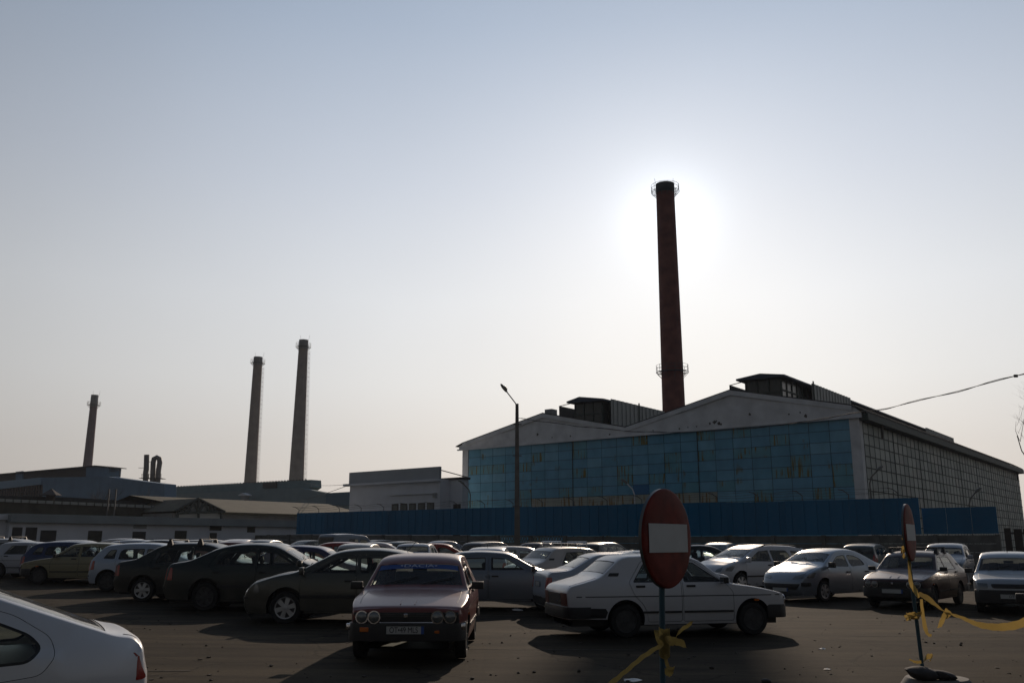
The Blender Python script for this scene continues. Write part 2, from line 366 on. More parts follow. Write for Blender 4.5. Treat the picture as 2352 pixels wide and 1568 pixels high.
def pcar(o): o['paint'] = 1; return o
def make_car(key, rootname='parked_car'):
    S = SPECS[key]; sh = Shape(S); st = sh.st; wb = S['wb'] / 2; rw = S['r']; Ra = rw * S.get('ra', 1.22); sill = S.get('sill', .21)
    rt = root(rootname, '', 'car')
    # ---- outline with arches
    out2 = [(p[0], p[1]) for p in st]; zr, zf = st[-1][1], st[0][1]; zc = rw + .01
    bottom = arch(-wb, zc, Ra, zr if zr > zc - Ra * .97 else sill, sill) + [(-wb + (2 * wb) * k / 14, sill) for k in range(4, 11)] + arch(wb, zc, Ra, sill, zf)
    loop = out2 + bottom
    doors = [roundpoly(d, .05) for d in S['doors']]; fixed = [roundpoly(d, .05) for d in S.get('fixed', [])]; wins = [roundpoly(w_, S.get('wr', .05)) for w_ in S['wins']]
    b = MB(); vg = sh.vg; V = [-v for v in sh.V[:0:-1]] + sh.V; nv = len(V)
    vs = [sh.sp(i, v) for i in range(len(st)) for v in V]; fs = []; gl = {'ws': [], 'rg': []}
    for i in range(len(st) - 1):
        tg = st[i][3]
        for j in range(nv - 1):
            mid = abs(V[j] + V[j + 1]) / 2
            if tg and mid < vg: gl[tg[:2]].append((i, j, tg[2] == 'r' or mid > .87)); continue
            fs.append((i * nv + j, i * nv + j + 1, (i + 1) * nv + j + 1, (i + 1) * nv + j))
    b.add(vs, fs)
    o2 = [(p[0], p[1]) for p in loop]
    dl = []
    for i, p in enumerate(o2):                      # only bottoms may be densified
        dl.append(p)
    v2, f2 = region(dl, doors + fixed, .11, 0)
    # densify door loops separately (region with dens=0 uses raw loops)
    for sg in (1, -1):
        b.add([(x, sg * sh.F(x, z), z) for x, z in v2], f2)
        e = [out2[-1]] + bottom + [out2[0]]
        for (xa, za), (xb, zb) in zip(e, e[1:]):
            b.add([(xa, sg * sh.F(xa, za), za), (xb, sg * sh.F(xb, zb), zb), (xb, sg * (sh.F(xb, zb) - .22), zb), (xa, sg * (sh.F(xa, za) - .22), za)], [(0, 1, 2, 3)], 1)
    body = pcar(b.build('body', [PAINT, RUB], rt, True, True, 42))
    # ---- underbody / inner shells
    u = MB(); yi = sh.W - .24; xs = [sh.xr + .12 + (sh.xf - sh.xr - .24) * k / 24 for k in range(25)]
    cowl = S['o'][S['ws'][0]][0]; rbx = S['cabr']
    for xa, xb in zip(xs, xs[1:]):
        za = min(sh.ztop(xa) - .07, sh.belt - .05); zb = min(sh.ztop(xb) - .07, sh.belt - .05)
        y1 = min(yi, sh.F(xa, .5) - .16); y2 = min(yi, sh.F(xb, .5) - .16)
        u.add([(xa, -y1, .19), (xb, -y2, .19), (xb, y2, .19), (xa, y1, .19)], [(0, 1, 2, 3)])
        for sg in (1, -1): u.add([(xa, sg * y1, .19), (xb, sg * y2, .19), (xb, sg * y2, max(zb, .2)), (xa, sg * y1, max(za, .2))], [(0, 1, 2, 3)])
        if rbx < xa < cowl - .1:
            for sg in (1, -1): u.add([(xa, sg * y1, za), (xb, sg * y2, zb), (xb, sg * (sh.F(xb, zb) - .015), zb), (xa, sg * (sh.F(xa, za) - .015), za)], [(0, 1, 2, 3)])
    u.box(rbx - .5, rbx + .22, -yi - .05, yi + .05, sh.belt - .09, sh.belt - .05) if not S.get('wagon') else None
    u.box(cowl - .42, cowl - .02, -yi - .1, yi + .1, sh.belt - .3, sh.belt - .03)
    u.build('underbody', RUB, rt)
    # ---- doors with windows and handles
    def pane(poly, parent, sg):
        pm = MB(); inn = inset(poly, .018)
        v, f = region(inn, [], .14, .1); pm.add([(x, sg * (sh.F(x, z) - .010), z) for x, z in v], f, 0)
        v, f = region(inset(poly, -.004), [inn], .3, .1); pm.add([(x, sg * (sh.F(x, z) - .006), z) for x, z in v], f, 1)
        return pm.build('window', [GLASS, RUB], parent, True)
    hz = S.get('hz', sh.belt - .07)
    for k, d in enumerate(doors):
        dd = inset(d, S.get('gap', .006)); ws_ = [w_ for w_ in wins if pip((sum(p[0] for p in w_) / len(w_), sum(p[1] for p in w_) / len(w_)), d)]
        v, f = region(dd, ws_, .11, .08)
        for sg in (1, -1):
            m = MB(); m.add([(x, sg * sh.F(x, z), z) for x, z in v], f)
            for l in [dd]:
                l = densify(l, .1)
                for a, b_ in zip(l, l[1:] + l[:1]): m.add([(a[0], sg * sh.F(*a), a[1]), (b_[0], sg * sh.F(*b_), b_[1]), (b_[0], sg * (sh.F(*b_) - .02), b_[1]), (a[0], sg * (sh.F(*a) - .02), a[1])], [(0, 1, 2, 3)], 0)
            do = pcar(m.build('door', [PAINT], rt, True, True))
            for w_ in ws_: pane(w_, do, sg)
            xh = min(p[0] for p in d) + S.get('hx', (.16, .2))[min(k, 1)]
            hm = MB(); y0 = sh.F(xh, hz); hm.rbox(xh - .085, xh + .085, sg * y0 - .012, sg * y0 + .018 * sg + .012, hz - .018, hz + .018, .008); hm.build('handle', RUB, do)
            if S.get('mould') and k < 9:
                z = S['mould']; x0 = min(p[0] for p in dd if abs(p[1] - z) < .25) + .01; x1 = max(p[0] for p in dd if abs(p[1] - z) < .25) - .01
                q = MB(); n = 6
                for a in range(n):
                    xa = x0 + (x1 - x0) * a / n; xb = x0 + (x1 - x0) * (a + 1) / n; hh = S.get('mh', .03)
                    ya, yb = sh.F(xa, z) * sg, sh.F(xb, z) * sg; e = .012 * sg
                    q.add([(xa, ya, z - hh), (xb, yb, z - hh), (xb, yb + e, z - hh), (xa, ya + e, z - hh), (xa, ya, z + hh), (xb, yb, z + hh), (xb, yb + e, z + hh), (xa, ya + e, z + hh)], [(0, 1, 2, 3), (4, 5, 6, 7), (3, 2, 6, 7), (0, 3, 7, 4), (1, 2, 6, 5)])
                q.build('side_moulding', RUB, do)
    for w_ in fixed:
        for sg in (1, -1): pane(w_, rt, sg)
    # ---- front and rear screens
    for tg, nm in (('ws', 'windscreen'), ('rg', 'rear_window')):
        if not gl[tg]: continue
        m = MB(); vs = [sh.sp(i, v, -.005) for i in range(len(st)) for v in V]; m.add(vs, [(i * nv + j, i * nv + j + 1, (i + 1) * nv + j + 1, (i + 1) * nv + j) for i, j, r_ in gl[tg]], [1 if r_ else 0 for i, j, r_ in gl[tg]])
        ov = set(i for f in m.f for i in f); mp = {i: k for k, i in enumerate(sorted(ov))}; m.v = [m.v[i] for i in sorted(ov)]; m.f = [tuple(mp[i] for i in f) for f in m.f]
        m.build(nm, [SCREEN, RUB], rt, True, True)
    # ---- ray-placed details
    bm = bmesh.new(); bm.from_mesh(body.data)
    for ch in rt.children:
        if ch.name.startswith(('door', 'windscreen', 'rear_window')): bm.from_mesh(ch.data)
    bvh = BVHTree.FromBMesh(bm); bm.free()
    def patch(name, kind, poly, mt, off=.012, dep=.03, sym=False, parent=None, rnd=0):
        if rnd: poly = roundpoly(poly, rnd)
        v, f = region(poly, [], .035, .04); res = None
        for sg in ((1, -1) if sym else (1,)):
            vv = []; ok = True
            for a, z in v:
                if kind != 's':
                    lim = sh.F(sh.xf - .07 if kind == 'f' else sh.xr + .07, z) - .012; a = max(-lim, min(lim, a))
                if kind == 'f': o_, d_ = Vector((5, a * sg, z)), Vector((-1, 0, 0))
                elif kind == 'r': o_, d_ = Vector((-5, a * sg, z)), Vector((1, 0, 0))
                else: o_, d_ = Vector((a, 3 * sg, z)), Vector((0, -sg, 0))
                h = bvh.ray_cast(o_, d_)
                if h[0] is None: h = (o_ + d_ * (5 - (sh.xf if kind == 'f' else -sh.xr)) if kind != 's' else Vector((a, sg * sh.F(a, z), z)), None)
                vv.append(h[0] - d_ * off)
            m = MB(); m.add(vv, f); back = [p + d_ * (off + dep) for p in vv]
            cnt = {}
            for t in f:
                for a, b_ in zip(t, t[1:] + t[:1]): cnt[tuple(sorted((a, b_)))] = cnt.get(tuple(sorted((a, b_))), 0) + 1
            for (a, b_), c in cnt.items():
                if c == 1: m.add([vv[a], vv[b_], back[b_], back[a]], [(0, 1, 2, 3)])
            res = m.build(name, mt, parent or rt, True, True, 30)
            if mt is PAINT: pcar(res)
        return res
    S.get('detail', lambda *a: None)(rt, sh, patch, bvh, S)
    # ---- bumpers
    for end, k in ((1, 'fb'), (-1, 'rb')):
        if k not in S: continue
        z0, z1, pr, wrap, mt = S[k]; xe = sh.xf if end > 0 else sh.xr; zm = (z0 + z1) / 2
        w_ = sh.F(xe - end * .15, zm); path = []
        for sg in (1, -1):
            pp = [(xe - end * wrap, w_ + .05), (xe - end * .16, w_ + .05), (xe - end * .06, w_ + .02), (xe + end * (pr * .5), w_ - .07), (xe + end * pr * .8, w_ - .22), (xe + end * (pr + .015), w_ * .35)]
            path += [(x, y * sg) for x, y in (pp if sg > 0 else pp[::-1])]
        m = MB(); prof = [(-.05, z0 + .01), (-.005, z0), (0, z0 + .025), (0, z1 - .025), (-.005, z1), (-.05, z1 - .005)]
        vs = []
        for i, (x, y) in enumerate(path):
            a = Vector(path[max(i - 1, 0)]); b_ = Vector(path[min(i + 1, len(path) - 1)]); d = (b_ - a).normalized(); n = Vector((-d.y, d.x)) * (-1 if end > 0 else 1)
            n = -n if n.dot(Vector((x - (xe - end * 1.5), y))) < 0 else n
            vs += [(x + n.x * o_, y + n.y * o_, z) for o_, z in prof]
        kk = len(prof); m.add(vs, [(i * kk + j, i * kk + (j + 1) % kk, (i + 1) * kk + (j + 1) % kk, (i + 1) * kk + j) for i in range(len(path) - 1) for j in range(kk)] + [tuple(range(kk)), tuple((len(path) - 1) * kk + j for j in range(kk))])
        bo = m.build('bumper', mt, rt, True, False, 50)
        if mt is PAINT: pcar(bo)
    # ---- lid seams
    for nm, x0, x1 in (('bonnet_seam', cowl + .02, sh.xf - .16), ('boot_seam', sh.xr + .06, S['o'][S['rg'][1] - 0][0] - .04)):
        ii = [i for i in range(len(st)) if x0 < st[i][0] < x1 and st[i][1] > .62]
        if nm == 'boot_seam' and S.get('wagon'): continue
        if len(ii) > 2:
            m = MB()
            for v in (-.86, .86): m.tube([sh.sp(i, v, -.001) for i in ii], .0045, 5)
            m.build(nm, RUB, rt)
    # ---- wheels
    ty, rim = wheel_meshes(rw, S.get('tw', .18), S.get('rim', 'steel'))
    for i, (x, sg) in enumerate(((wb, 1), (wb, -1), (-wb, 1), (-wb, -1))):
        t_ = ty if i == 0 else ty.copy(); r_ = rim if i == 0 else rim.copy()
        t_.name = 'wheel'
        if i: COL.objects.link(t_); COL.objects.link(r_)
        t_.parent = rt; r_.parent = t_; t_.location = (x, sg * (sh.W - S.get('tw', .18) / 2 - .025), rw); t_.rotation_euler = (R(-90) * sg, .4 * i, 0)
    # ---- mirrors
    mx = S.get('mx', cowl - .16)
    for sg in (1, -1):
        m = MB(); y0 = sh.F(mx, sh.belt) ; hw, hh = S.get('mir', (.10, .065))
        m.rbox(mx - .04, mx + .05, y0 + .03, y0 + .03 + 2 * hw, sh.belt - .0, sh.belt + 2 * hh, .03 if S.get('mirpaint') else .012)
        m.tube([(mx + .02, y0 - .02, sh.belt - .0), (mx, y0 + .06, sh.belt + .04)], .018, 6)
        if sg < 0: m.v = [(x, -y, z) for x, y, z in m.v]
        mo = m.build('mirror', PAINT if S.get('mirpaint') else RUB, rt, True)
        if S.get('mirpaint'): pcar(mo)
        g = MB(); g.box(mx - .047, mx - .0405, sg * (y0 + .045) if sg > 0 else -(y0 + .015 + 2 * hw), sg * (y0 + .015 + 2 * hw) if sg > 0 else -(y0 + .045), sh.belt + .012, sh.belt + 2 * hh - .012); g.build('mirror_glass', CHROME, mo)
    # ---- interior
    H = S['H']; sx = S.get('seatx', .0)
    def seat(x, y, w_, ztop, head):
        m = MB(); M = Matrix.Translation((x, y, .36)) @ Matrix.Rotation(R(-14), 4, 'Y')
        m.rbox(-.07, .07, -w_ / 2, w_ / 2, .02, ztop - .36, .05, 0, M); m.rbox(.0, .5, -w_ / 2, w_ / 2, -.06, .1, .04, 0, Matrix.Translation((x, y, .36)))
        for hy in head: m.rbox(-.05, .04, hy - .12, hy + .12, ztop - .33, ztop - .15, .04, 0, M); m.tube([M @ Vector((0, hy, ztop - .4)), M @ Vector((0, hy, ztop - .3))], .02, 6)
        m.build('seat', INT, rt, True)
    sz = H - .45 - .02
    seat(sx - .1, .34, .5, sz, [0]); seat(sx - .1, -.34, .5, sz, [0]); seat(max(sx - .98, rbx + .1), 0, 1.2, sz - .06, [-.36, .36] if S.get('rh', 1) else [])
    m = MB(); c = Vector((cowl - .62, .34, sh.belt - .01)); ax = Vector((-.85, 0, .45)).normalized(); e1 = Vector((0, 1, 0)); e2 = ax.cross(e1)
    m.tube([c + (e1 * cos(a) + e2 * sin(a)) * .18 for a in [2 * pi * k / 18 for k in range(19)]], .014, 6, 0, False); m.tube([c, c - ax * .22], .03, 6); m.tube([c - e1 * .17, c + e1 * .17], .015, 6)
    m.build('steering_wheel', RUB, rt, True)
    m = MB(); m.rbox(cowl - .52, cowl - .50, -.11, .11, sh.ztop(cowl - .52) - .12, sh.ztop(cowl - .52) - .06, .008) if not S.get('nomir') else None
    m.build('interior_mirror', RUB, rt) if m.v else None
    # ---- wipers
    m = MB(); i0 = min(i for i, j, r_ in gl['ws']); i1 = i0 + 2
    for v0, v1 in ((.1, .78), (-.62, .02)):
        a = Vector(sh.sp(i0, v0, .012)); b_ = Vector(sh.sp(i1, v1, .014)); m.tube([a - Vector((-.03, 0, .0)), a, a.lerp(b_, .5) + Vector((.0, 0, .01)), b_], .008, 5)
    m.build('wiper', RUB, rt)
    return rt, sh

def plate_on(rt, sh, x, z, end, txt, y=0., w_=.52, font=.085, sx=1., tilt=0):
    m = MB(); m.box(-.008, 0, -w_ / 2, w_ / 2, -.056, .056, 0); m.box(-.004, .0015, w_ / 2 - .045, w_ / 2 - .004, -.05, .05, 1)
    M = Matrix.Translation((x, y, z)) @ Matrix.Rotation(0 if end > 0 else pi, 4, 'Z') @ Matrix.Rotation(R(tilt), 4, 'Y')
    m.v = [tuple(M @ Vector(v)) for v in m.v]; o = m.build('licence_plate', [PLATE, PBLUE], rt)
    m2 = MB(); 
    for a, b_, c, d in ((-w_ / 2, w_ / 2, .05, .056), (-w_ / 2, w_ / 2, -.056, -.05), (-w_ / 2, -w_ / 2 + .006, -.05, .05), (w_ / 2 - .006, w_ / 2, -.05, .05)): m2.box(-.002, .0035, a, b_, c, d, 0, M)
    m2.build('plate_border', INK, o)
    if txt:
        T = M @ Matrix.Translation((.002, -.02, -.001)) @ Matrix(((0, 0, 1, 0), (1, 0, 0, 0), (0, 1, 0, 0), (0, 0, 0, 1)))
        text_mesh('plate_text', txt, font, INK, o, T, .001, sx)
    return o

# ---- type details
def disc(rt, x, y, z, r, mt, name, end=1, depth=.03):
    m = MB(); M = Matrix.Translation((x, y, z)) @ Matrix.Rotation(R(90) * end, 4, 'Y'); m.lathe([(r, -depth), (r, 0), (r * .85, .012), (r * .4, .022), (0, .026)], 24, 0, M)
    m.lathe([(r * 1.12, -depth), (r * 1.12, .006), (r * .98, .006)], 24, 1, M)
    return m.build(name, [mt, CHROME], rt, True)
def det_dacia(rt, sh, patch, bvh, S):
    patch('grille', 'f', [(-.72, .525), (.72, .525), (.74, .672), (-.74, .672)], RUB, .006)
    x = sh.xf + .058
    for y in (.60, .43, -.43, -.60): disc(rt, x - (.03 if abs(y) > .5 else 0.0), y, .61, .078, LAMP, 'headlight')
    for z in (.55, .575, .60, .625, .65):
        m = MB(); m.box(x - .03, x - .008, -.34, .34, z - .004, z + .004); m.build('grille_bar', mat('grille_bar', (.05, .05, .05), .5), rt)
    m = MB(); m.rbox(x - .02, x + .004, -.03, .03, .60, .66, .012); m.build('badge', CHROME, rt)
    patch('indicator', 's', [(1.24, .60), (1.33, .60), (1.33, .635), (1.24, .635)], AMBER, .012, .02, True)
    patch('taillight', 'r', [(.42, .545), (.72, .545), (.71, .76), (.42, .76)], mat('dusty_tail_lens', (.10, .02, .015), .45), .008, .02, True)
    patch('tail_panel', 'r', [(-.40, .55), (.40, .55), (.40, .75), (-.40, .75)], RUB, .006, .02)
    patch('vent', 's', [(-1.52, 1.045), (-1.33, 1.045), (-1.30, 1.10), (-1.48, 1.10)], RUB, .006, .01, True, None, .012)
    for sg in (1, -1):                              # swage trim along the flank
        q = MB(); xs = [-2.12 + k * .26 for k in range(16)]
        for a, b_ in zip(xs, xs[1:]):
            if abs(a + b_) / 2 < 9: q.add([(a, sg * (sh.F(a, .70) + .003), .692), (b_, sg * (sh.F(b_, .70) + .003), .692), (b_, sg * (sh.F(b_, .70) + .003), .708), (a, sg * (sh.F(a, .70) + .003), .708)], [(0, 1, 2, 3)])
        q.build('flank_trim', RUB, rt)
    patch('lower_trim', 's', [(-2.20, .34), (-1.60, .34), (-1.56, .44), (-1.60, .50), (-2.24, .52)], RUB, .006, .01, True)
    for sg in (.0,):
        m = MB(); m.tube([(sh.xf - .75, -.12, sh.ztop(sh.xf - .75) + .037), (sh.xf - .12, -.10, sh.ztop(sh.xf - .12) + .035)], .006, 6); m.tube([(sh.xf - .75, .12, sh.ztop(sh.xf - .75) + .037), (sh.xf - .12, .10, sh.ztop(sh.xf - .12) + .035)], .006, 6); pcar(m.build('bonnet_rib', PAINT, rt))
def det_facelift(rt, sh, patch, bvh, S):
    patch('grille', 'f', [(-.40, .60), (.40, .60), (.44, .70), (-.44, .70)], RUB, .008, .03, False, None, .06)
    patch('headlight', 'f', [(.50, .60), (.72, .60), (.73, .72), (.50, .71)], LAMP, .012, .03, True, None, .03)
    patch('taillight', 'r', [(.42, .545), (.72, .545), (.71, .76), (.42, .76)], TAIL, .008, .02, True)
    patch('intake', 'f', [(-.6, .30), (.6, .30), (.68, .50), (-.68, .50)], RUB, .01)
def det_modern(hl, tl, grille, strip=None, lower=None):
    def f(rt, sh, patch, bvh, S):
        patch('headlight', 'f', hl, LAMP, .010, .03, True, None, .03)
        patch('taillight', 'r', tl, TAIL, .014, .03, True, None, .03)
        patch('grille', 'f', grille, RUB, .006, .03, False, None, .03)
        if strip: patch('bumper_strip', 'f', strip, RUB, .012, .03, True, None, .01); patch('bumper_strip', 'r', strip, RUB, .012, .03, True, None, .01)
        if lower: patch('air_intake', 'f', lower, RUB, .006, .03, False, None, .03)
        if S.get('tls'): patch('taillight', 's', S['tls'], TAIL, .008, .02, True, None, .02)
        if S.get('hls'): patch('headlight', 's', S['hls'], LAMP, .008, .02, True, None, .02)
    return f
SPECS = {}
SPECS['dacia'] = dict(W=.82, belt=.915, H=1.435, wb=2.44, r=.29, ra=1.20, tum=.36, ft=.10, rt=.08, sill=.22, cabr=-1.35, rim='steel', tw=.165, ws=(5, 6), rg=(8, 9), wr=.03, hz=.87, gap=.008, rh=0, mould=.43, mh=.018, mx=.62, mir=(.09, .055),
    o=[(1.80, .30, 0, .04), (1.87, .48, .05, .05), (1.90, .665, .05, .05), (1.83, .722, .06, .028), (1.3, .83, .3, .035), (.80, .89, .10, .035), (.20, 1.335, .16, .06), (-.45, 1.375, .3, .065), (-1.20, 1.35, .14, .06), (-1.66, 1.0, .10, .045), (-2.20, .86, .05, .04), (-2.27, .78, .05, .04), (-2.23, .32, 0, .04)],
    doors=[[(.84, .26), (.84, .76), (.72, .895), (.14, 1.315), (-.14, 1.325), (-.14, .26)], [(-.16, .26), (-.16, 1.325), (-.86, 1.31), (-1.15, .93), (-1.06, .72), (-.90, .56), (-.82, .40), (-.81, .26)]],
    wins=[[(.65, .935), (.13, 1.275), (-.10, 1.285), (-.10, .935)], [(-.20, .935), (-.20, 1.285), (-.82, 1.27), (-1.07, .935)]],
    fb=(.30, .53, .06, .40, RUB), rb=(.34, .53, .05, .40, RUB), detail=det_dacia)
SPECS['dacia_facelift'] = dict(SPECS['dacia'], fb=(.26, .56, .07, .45, RUB), rb=(.28, .54, .05, .45, RUB), detail=det_facelift, rim='cover',
    o=[(1.80, .30, 0, .05), (1.89, .46, .08, .07), (1.90, .62, .10, .07), (1.80, .76, .10, .06)] + SPECS['dacia']['o'][4:])
SPECS['logan'] = dict(W=.87, belt=.93, H=1.53, wb=2.63, r=.305, ra=1.24, tum=.34, ft=.13, rt=.10, cabr=-1.25, rim='cover', ws=(5, 6), rg=(9, 10), hz=.86, mir=(.09, .08), mirpaint=0, wr=.05,
    o=[(2.00, .22, 0, .06), (2.10, .36, .08, .08), (2.11, .56, .08, .08), (2.02, .80, .10, .07), (1.55, .93, .3, .06), (1.15, .99, .12, .06), (.42, 1.41, .22, .07), (-.05, 1.465, .3, .07), (-.60, 1.455, .3, .07), (-1.00, 1.40, .18, .06), (-1.58, 1.06, .12, .05), (-2.02, 1.00, .05, .035), (-2.07, .94, .05, .04), (-2.08, .62, .05, .05), (-2.12, .5, .06, .06), (-2.05, .25, 0, .05)],
    doors=[[(1.02, .25), (1.04, .80), (.98, .95), (.40, 1.345), (-.06, 1.395), (-.10, .25)], [(-.12, .25), (-.08, 1.395), (-.62, 1.385), (-1.00, 1.30), (-1.20, .94), (-1.10, .76), (-.96, .62), (-.86, .42), (-.86, .25)]],
    wins=[[(.86, .965), (.38, 1.29), (-.05, 1.335), (-.07, .955)], [(-.15, .955), (-.14, 1.335), (-.60, 1.325), (-.92, 1.25), (-1.07, .955)]],
    detail=det_modern([(.48, .64), (.80, .66), (.80, .80), (.50, .76)], [(.60, .66), (.80, .66), (.80, .95), (.64, .95)], [(-.4, .68), (.4, .68), (.42, .76), (-.42, .76)], None, [(-.5, .3), (.5, .3), (.55, .42), (-.55, .42)]), tls=[(-2.05, .66), (-1.96, .66), (-1.98, .94), (-2.04, .93)])
SPECS['liftback'] = dict(W=.885, belt=.95, H=1.46, wb=2.58, r=.315, ra=1.24, tum=.42, ft=.20, rt=.14, fl=.85, rl=.8, cabr=-1.3, rim='cover', ws=(5, 6), rg=(9, 10), hz=.83, mir=(.10, .075), mirpaint=1, mould=.53, mh=.03,
    o=[(2.05, .20, 0, .08), (2.14, .34, .08, .10), (2.14, .54, .10, .10), (2.00, .74, .14, .09), (1.55, .895, .4, .07), (1.12, .97, .16, .06), (.34, 1.36, .28, .07), (-.10, 1.405, .3, .07), (-.60, 1.40, .4, .07), (-1.05, 1.33, .3, .07), (-1.75, 1.05, .12, .05), (-2.18, 1.00, .05, .04), (-2.24, .92, .05, .05), (-2.28, .62, .05, .07), (-2.32, .5, .08, .08), (-2.22, .25, 0, .06)],
    doors=[[(1.00, .25), (1.03, .78), (.98, .95), (.34, 1.300), (-.06, 1.340), (-.12, .25)], [(-.14, .25), (-.08, 1.340), (-.62, 1.335), (-1.00, 1.27), (-1.27, 1.0), (-1.14, .82), (-.98, .64), (-.86, .42), (-.86, .25)]],
    wins=[[(.83, .985), (.32, 1.255), (-.07, 1.285), (-.09, .975)], [(-.17, .975), (-.14, 1.285), (-.60, 1.28), (-.92, 1.22), (-1.13, .985)]],
    detail=det_modern([(.44, .62), (.80, .60), (.80, .80), (.66, .82), (.48, .72)], [(.56, .68), (.84, .68), (.84, .92), (.58, .90)], [(-.34, .60), (.34, .60), (.36, .74), (-.36, .74)], [(.50, .475), (.84, .475), (.84, .52), (.50, .52)], [(-.5, .26), (.5, .26), (.55, .38), (-.55, .38)]),
    hls=[(1.98, .62), (1.83, .60), (1.86, .74), (1.92, .80)], tls=[(-2.24, .66), (-2.10, .66), (-2.12, .93), (-2.18, .93)])
SPECS['hatch'] = dict(W=.825, belt=.93, H=1.465, wb=2.46, r=.295, ra=1.24, tum=.36, ft=.16, rt=.10, cabr=-1.45, rim='cover', ws=(5, 6), rg=(9, 10), hz=.84, mir=(.09, .07), mirpaint=1, mould=.5, mh=.025, wagon=1,
    o=[(1.90, .20, 0, .07), (1.97, .36, .08, .09), (1.97, .52, .10, .09), (1.86, .74, .12, .08), (1.45, .90, .3, .06), (1.05, .97, .14, .06), (.36, 1.36, .24, .07), (-.1, 1.405, .3, .07), (-.8, 1.40, .4, .07), (-1.42, 1.335, .14, .07), (-1.74, .98, .10, .06), (-1.79, .90, .08, .07), (-1.82, .55, .08, .07), (-1.85, .45, .06, .07), (-1.78, .24, 0, .06)],
    doors=[[(.96, .25), (.98, .78), (.93, .95), (.36, 1.300), (-.10, 1.340), (-.14, .25)], [(-.16, .25), (-.12, 1.340), (-.86, 1.325), (-.98, 1.2), (-1.02, .82), (-.92, .62), (-.80, .42), (-.80, .25)]],
    wins=[[(.80, .965), (.34, 1.25), (-.09, 1.285), (-.11, .955)], [(-.19, .955), (-.17, 1.285), (-.82, 1.27), (-.92, 1.2), (-.95, .955)]], fixed=[[(-1.06, .97), (-1.04, 1.26), (-1.25, 1.24), (-1.42, .985)]],
    detail=det_modern([(.44, .62), (.74, .62), (.74, .78), (.48, .76)], [(.56, .62), (.80, .62), (.78, .92), (.62, .92)], [(-.34, .62), (.34, .62), (.36, .72), (-.36, .72)], [(.3, .44), (.78, .44), (.78, .49), (.3, .49)]),
    hls=[(1.84, .64), (1.70, .64), (1.72, .76), (1.80, .76)], tls=[(-1.78, .64), (-1.66, .66), (-1.66, .92), (-1.73, .92)])
SPECS['boxy_hatch'] = dict(W=.83, belt=.92, H=1.42, wb=2.50, r=.285, ra=1.24, tum=.34, ft=.10, rt=.08, cabr=-1.35, rim='steel', ws=(5, 6), rg=(8, 9), hz=.80, mir=(.09, .06), mirpaint=0, wr=.03,
    o=[(1.96, .24, 0, .05), (2.03, .40, .06, .07), (2.02, .58, .06, .07), (1.96, .72, .08, .06), (1.5, .84, .3, .05), (1.12, .915, .12, .05), (.36, 1.315, .18, .065), (-.3, 1.36, .3, .065), (-1.15, 1.335, .12, .06), (-1.62, 1.00, .08, .05), (-2.0, .96, .05, .04), (-2.06, .90, .05, .05), (-2.08, .5, .05, .06), (-2.0, .25, 0, .05)],
    doors=[[(.98, .25), (.98, .78), (.90, .93), (.34, 1.265), (-.14, 1.305), (-.14, .25)], [(-.16, .25), (-.16, 1.305), (-.92, 1.285), (-1.20, .94), (-1.08, .76), (-.94, .60), (-.84, .42), (-.84, .25)]],
    wins=[[(.76, .950), (.32, 1.22), (-.08, 1.255), (-.08, .945)], [(-.22, .945), (-.22, 1.255), (-.86, 1.24), (-1.10, .955)]],
    detail=det_modern([(.42, .60), (.78, .60), (.78, .72), (.42, .72)], [(.64, .62), (.80, .62), (.80, .88), (.66, .88)], [(-.36, .60), (.36, .60), (.36, .70), (-.36, .70)]), fb=(.28, .52, .03, .5, RUB), rb=(.28, .52, .03, .5, RUB), tls=[(-2.065, .62), (-1.98, .62), (-1.98, .88), (-2.055, .88)])
SPECS['liftback_small'] = dict(SPECS['boxy_hatch'], H=1.40, cabr=-1.25,
    o=SPECS['boxy_hatch']['o'][:8] + [(-.90, 1.335, .16, .06), (-1.55, 1.0, .10, .05), (-1.98, .97, .05, .04), (-2.05, .90, .05, .05), (-2.08, .5, .05, .06), (-2.0, .25, 0, .05)],
    doors=[SPECS['boxy_hatch']['doors'][0], [(-.16, .25), (-.16, 1.305), (-.78, 1.285), (-1.12, .94), (-1.06, .76), (-.94, .60), (-.84, .42), (-.84, .25)]], wins=[SPECS['boxy_hatch']['wins'][0], [(-.22, .945), (-.22, 1.255), (-.73, 1.235), (-1.0, .955)]])
